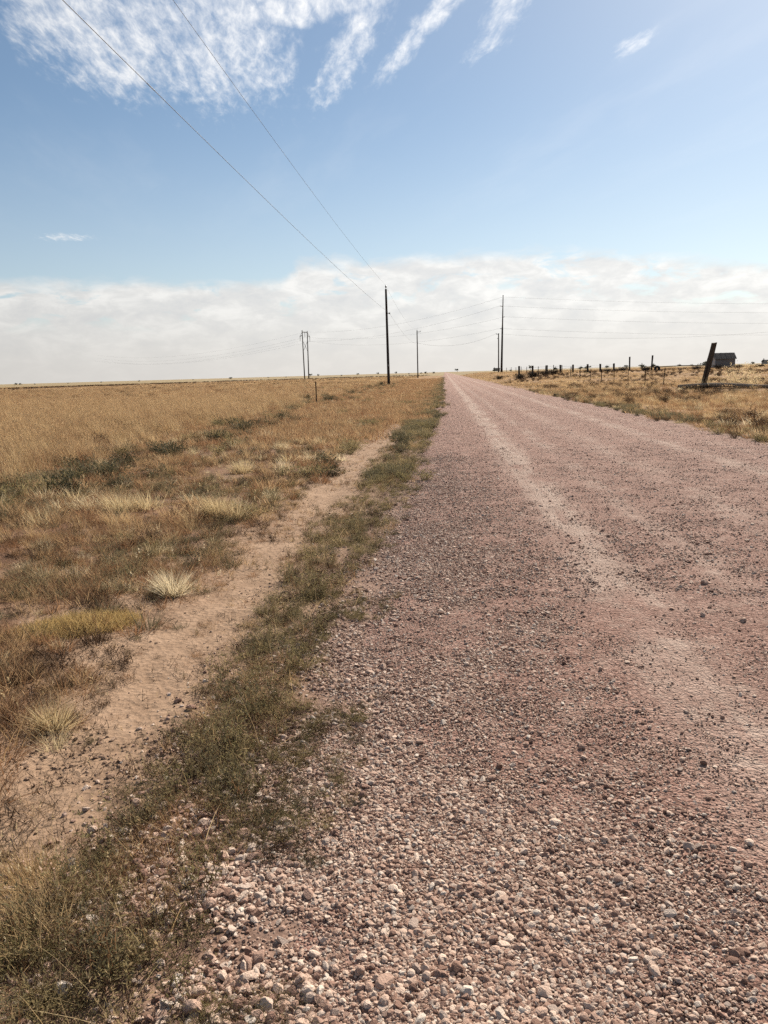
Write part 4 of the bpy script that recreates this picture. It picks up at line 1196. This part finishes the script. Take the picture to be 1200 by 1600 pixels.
plant('grass_tuft', pale_tuft(806, 220, 0.36, 0.12), -3.4, 12.6, 1.0, 'pale tuft farther up the verge beyond the brightest tuft', 'grass tuft', 'pale grass tufts')
# foreground grass clump with seed heads
fgm = tuft(811, 620, 0.09, 0.24, 0.15, 0.0030, [M['straw_gold'], M['straw_pale']], 0.60, 0.40, 0.10, 'foreground_clump', 1.1, 4)
plant('grass_clump', fgm, -1.20, 1.90, 0.80, 'tan seed-headed grass clump at the bottom left corner', 'grass clump')
fgm2 = tuft(812, 520, 0.08, 0.24, 0.14, 0.0030, [M['straw_gold'], M['straw_pale']], 0.60, 0.5, 0.14, 'foreground_clump', 1.1, 4)
plant('grass_clump', fgm2, -1.33, 2.10, 0.80, 'tan grass clump behind the bottom left one, cut by the left edge', 'grass clump')
# yellow-green mat
L = Leafy(820); r = L.r
for k in range(5200):
    a = r.uniform(0, 6.283); q = math.sqrt(r.random())
    px_, py_ = math.cos(a) * q * 0.40 + r.gauss(0, .03), math.sin(a) * q * 0.22 + r.gauss(0, .03)
    L.ribbon((px_, py_, -0.01), r.uniform(0, 6.28), r.uniform(0.05, 0.14) * (1.2 - 0.6 * q), r.uniform(0.1, 0.9), r.uniform(0.1, 0.7), 0.0040, 3, 0)
plant('grass_mat', L.mesh('grass_mat', [M['straw_yellow']]), -2.42, 4.62, 1.0, 'yellow green grass mat on the reddish dirt at the left edge', 'grass mat', None, 0.55)
# green weeds standing alone on the sand
for k, (wx_, wy_, s, kind, lb) in enumerate((
        (-1.62, 3.10, 0.62, 'g', 'small dark weed on the bare sand right of the spiky tuft'),
        (-1.55, 3.55, 0.40, 't', 'leafless dark twig standing on the bare sand'),
        (-1.80, 3.62, 0.60, 'g', 'grey green weed behind the spiky straw tuft'),
        (-1.98, 3.66, 0.35, 'd', 'small black seed stalk weed behind the spiky straw tuft'),
        (-1.85, 5.45, 1.0, 'w', 'olive weed touching the straw tuft at the sandy path'),
        (-1.95, 4.45, 0.55, 'w', 'thin olive weed right of the yellow grass mat'),
        (-1.32, 2.75, 0.35, 't', 'dead twig lying at the weed strip on the sand'),
        (-2.55, 4.05, 0.5, 'g', 'grey weed below the yellow grass mat'),
        (-1.70, 2.62, 0.3, 'b', 'brown dead weed on the sand near the left edge'),
        (-2.05, 7.0, 1.0, 'w', 'olive weed clump at the left side of the sandy path'),
        (-2.2, 9.4, 1.2, 'w', 'round olive weed with a dark shadow beside the sandy path'))):
    src = {'g': P_weedg[k % 3], 't': tw[k % 4], 'd': P_weeddark[0], 'w': P_weed[k % 5], 'b': P_weedb[0]}[kind]
    s_ = s * (0.22 if kind == 'd' else 3.0 if kind == 't' else 1.0)
    plant('weed', src, wx_, wy_, s_, lb, 'weed', 'single weeds on the sand', k * 1.3, 1.5 if kind in 'td' else 1.0)
# dark shrubs in and along the field
for k, (wx_, wy_, s, lb) in enumerate((
        (-11.2, 41.8, 2.6, 'dark green shrub standing out in the golden field'), (-12.1, 40.5, 1.5, 'smaller dark shrub left of the lone field shrub'),
        (-5.9, 21.9, 2.1, 'large grey green bush at the field edge'), (-6.3, 22.8, 1.4, 'bush behind the large grey green bush'),
        (-5.6, 15.2, 1.9, 'dark bush at the near field edge'), (-6.1, 14.2, 1.6, 'dark bush left of the near field edge bush'), (-6.8, 13.6, 1.5, 'third dark bush along the near field edge'),
        (-5.2, 11.0, 0.8, 'small dark weed clump on the verge'), (-9.0, 30.5, 1.0, 'dark upright weed in the golden grass'), (-9.9, 30.2, 1.1, 'second dark upright weed in the golden grass'), (-10.9, 30.0, 1.0, 'third dark upright weed in the golden grass'),
        (-7.4, 36.5, 2.2, 'dark green shrub below the lone steel post'), (-7.2, 47.5, 2.4, 'dark green shrub beyond the lone steel post'), (-7.3, 61, 2.6, 'dark shrub halfway to the tall dark pole'), (-8.6, 103.0, 3.2, 'dark shrub at the foot of the tall dark pole'), (-6.6, 101.5, 2.4, 'low green shrub right of the foot of the tall dark pole'),
        (-11.0, 20.0, 1.4, 'dark weed clump in the grass at the left'), (-1.9, 12.2, 1.3, 'green shrub left of the sandy path'), (-2.1, 13.6, 1.5, 'second green shrub left of the sandy path'), (-0.95, 15.2, 1.5, 'dark green shrub in the weed strip by the road'), (-1.0, 17.0, 1.6, 'farther dark green shrub in the weed strip by the road'))):
    src = (P_weeddark + P_weedfar[3:4])[k % 4]
    plant('shrub', src, wx_, wy_, s * 0.62, lb, 'shrub', 'dark shrubs on the left', k * 0.9, 1.0)
P_heap = [weed(480 + k, 90, 20, 0.42, 0.40, 0.03, [M['heap'], M['twig']], stem_w=0.012) for k in range(3)]
for k, (wx_, wy_, s, lb) in enumerate((
        (29.6, 118.0, 2.6, 'black tumbleweed beside the old tyre'), (26.4, 118.4, 2.4, 'dark tumbleweed pile left of the tall end post'), (25.2, 117.6, 1.6, 'low dark tumbleweed below the tall end post'),
        (10.2, 107.0, 2.6, 'dark brush heap at the left end of the post row'), (12.0, 106.5, 3.0, 'longest dark brush heap below the post row'), (13.6, 107.0, 2.6, 'dark brush heap right of the longest heap'), (15.2, 111.0, 2.6, 'round dark bush among the post row'),
        (20.2, 113.5, 1.8, 'low dark brush below the middle posts'), (23.0, 113.5, 2.0, 'low dark brush right of the middle posts'), (8.6, 125, 2.2, 'small dark brush near the tallest pole'),
        (36.2, 116, 2.0, 'dark bush between the tyre and the leaning post'), (39.5, 117, 2.4, 'dark low bush just left of the leaning post'), (46.5, 128, 2.2, 'bush in front of the shed'), (50.5, 130, 2.2, 'bush at the right of the shed'))):
    src = P_heap[k % 3]
    plant('brush', src, wx_, wy_, s * 0.85, lb, 'brush', 'dark brush in the right pasture', k * 1.7, 0.85)
L = Leafy(840); r = L.r
for k in range(260):
    a = r.uniform(0, 6.28)
    t_ = L.ribbon((r.gauss(0, .5), r.gauss(0, .3), 0), a, r.uniform(0.3, 1.1), r.uniform(0.2, 1.0), r.uniform(-.4, .5), 0.016, 3, 0)
    for j in range(4):
        L.leaf(t_ + Vector((r.gauss(0, .08), r.gauss(0, .08), r.gauss(0, .08))), (r.gauss(0, 1), r.gauss(0, 1), r.gauss(0, 1)), 0.07, 0.04, 0)
dw = L.mesh('dry_bush', [M['straw_pale']])
plant('dry_bush', dw, 17.6, 48.0, 1.1, 'pale dead bush with dry seed heads right of the leaning post', 'bush')
plant('dry_bush', dw, 15.5, 48.2, 0.45, 'small dry plant at the foot of the leaning post', 'bush', None, 1.0)
# individually visible weeds of the road-edge strip
ORD = ('lowest', 'second', 'third', 'fourth', 'fifth', 'sixth', 'seventh', 'eighth', 'ninth', 'tenth')
for k, (wx_, wy_, s_, q) in enumerate(((-0.62, 1.62, 0.75, 0), (-1.02, 1.95, 0.9, 1), (-0.80, 2.22, 0.9, 0), (-1.12, 2.45, 1.0, 2), (-0.88, 2.75, 1.05, 1), (-1.10, 3.1, 1.0, 0), (-0.86, 3.5, 1.0, 3), (-0.72, 4.1, 0.7, 2), (-1.12, 4.4, 1.1, 4), (-0.60, 5.2, 0.6, 1))):
    me_, look = ((P_weed[0], 'low leafy green weed'), (P_stalk[0], 'upright stalky olive weed'), (P_weedg[0], 'grey green spreading weed'), (P_stalk[1], 'tall stalky olive weed'), (P_weed[3], 'broad leafy olive weed'))[q]
    plant('roadside_weed', me_, wx_, wy_, s_, '%s, %s plant up the road-edge strip from the bottom' % (look, ORD[k]), 'weed', 'weeds at the gravel edge', k * 1.9, 1.15)

# ------------------------------------------------------------------ stones that stand out
big = [make_stone(900 + k, 0.75, 3) for k in range(6)]
for b in big: b.materials.append(M['stone_pale'])
bigd = [make_stone(920 + k, 0.75, 3) for k in range(4)]
for b in bigd: b.materials.append(M['stone'])
def rock(x, y, s, label, group=None, dark=False, rz=0.0, me=None):
    src = me or (bigd[int(abs(x * 71 + y * 37)) % 4] if dark else big[int(abs(x * 71 + y * 37)) % 6])
    o = obj('stone', src, None, None, (x, y, surf1(x, y) + s * 0.30), (random.uniform(-.3, .3), random.uniform(-.3, .3), rz or random.uniform(0, 6.28)))
    o.scale = (s, s, s)
    return tag(o, label, 'stone', group)
for sx_, sy_, ss_, lb, dk in (
        (-0.105, 1.903, 0.022, 'largest pale rounded stone on the road at bottom centre', 0),
        (0.607, 1.959, 0.021, 'pale grey stone with a dark shadow on the bare road at bottom right', 0),
        (0.825, 2.076, 0.016, 'small grey stone upper right of the pale shadowed one', 0),
        (0.879, 2.043, 0.015, 'flat grey stone at the bottom right edge', 0),
        (-0.170, 1.695, 0.026, 'big pinkish stone at the bottom of the road', 1),
        (0.037, 1.665, 0.022, 'white pointed stone at the bottom edge of the road', 0),
        (0.012, 1.741, 0.024, 'dark mauve stone above the white pointed one', 1),
        (-0.473, 1.857, 0.020, 'oval pale stone at the left of the road bottom', 0),
        (-0.238, 1.729, 0.022, 'grey pink stone left of the big pinkish stone', 1),
        (-1.003, 1.661, 0.032, 'large whitish flat stone below the bottom left grass clump', 0),
        (-0.839, 1.846, 0.030, 'brown pink stone among the weeds', 1),
        (-0.862, 1.809, 0.024, 'pale stone touching the brown pink stone', 0),
        (-0.784, 1.759, 0.018, 'small white stone below the pale weed stones', 0),
        (-0.718, 1.696, 0.024, 'grey white stone in the weeds at the bottom', 0),
        (-0.643, 1.608, 0.036, 'large pink stone at the bottom edge by the weeds', 1),
        (-0.646, 1.658, 0.028, 'reddish stone above the large bottom edge stone', 1),
        (-0.910, 2.242, 0.013, 'pair stone, bright white, in the green weeds', 0),
        (0.188, 2.761, 0.024, 'grey stone on the road at mid right of the coarse gravel', 1),
        (0.123, 2.671, 0.018, 'pale stone just below the grey mid road stone', 0),
        (0.963, 2.797, 0.018, 'dark stone on the bare road at right', 1),
        (0.485, 2.102, 0.012, 'small white stone on the smooth road', 0),
        (1.038, 3.252, 0.016, 'pale stone on the wheel track at right', 0),
        (1.091, 6.635, 0.035, 'dark stone on the road far up the middle', 1),
        (1.441, 6.875, 0.030, 'dark stone at the edge of the pale wheel track', 1),
        (1.395, 4.731, 0.025, 'dark stone right of the wheel track', 1),
        (1.770, 5.294, 0.045, 'dark clod lump at the right of the road', 1),
        (1.731, 4.487, 0.035, 'dark lump at the right edge of the road', 1),
        (2.193, 5.745, 0.030, 'dark flat lump near the right edge', 1),
        (0.834, 4.671, 0.020, 'dark stone in the middle of the road', 1),
        (0.966, 3.771, 0.020, 'dark pebble on the road above the pale track stone', 1),
        ):
    rock(sx_, sy_, ss_ * (0.62 if sy_ > 3.4 else 0.8), lb, 'stones that stand out on the road', bool(dk))
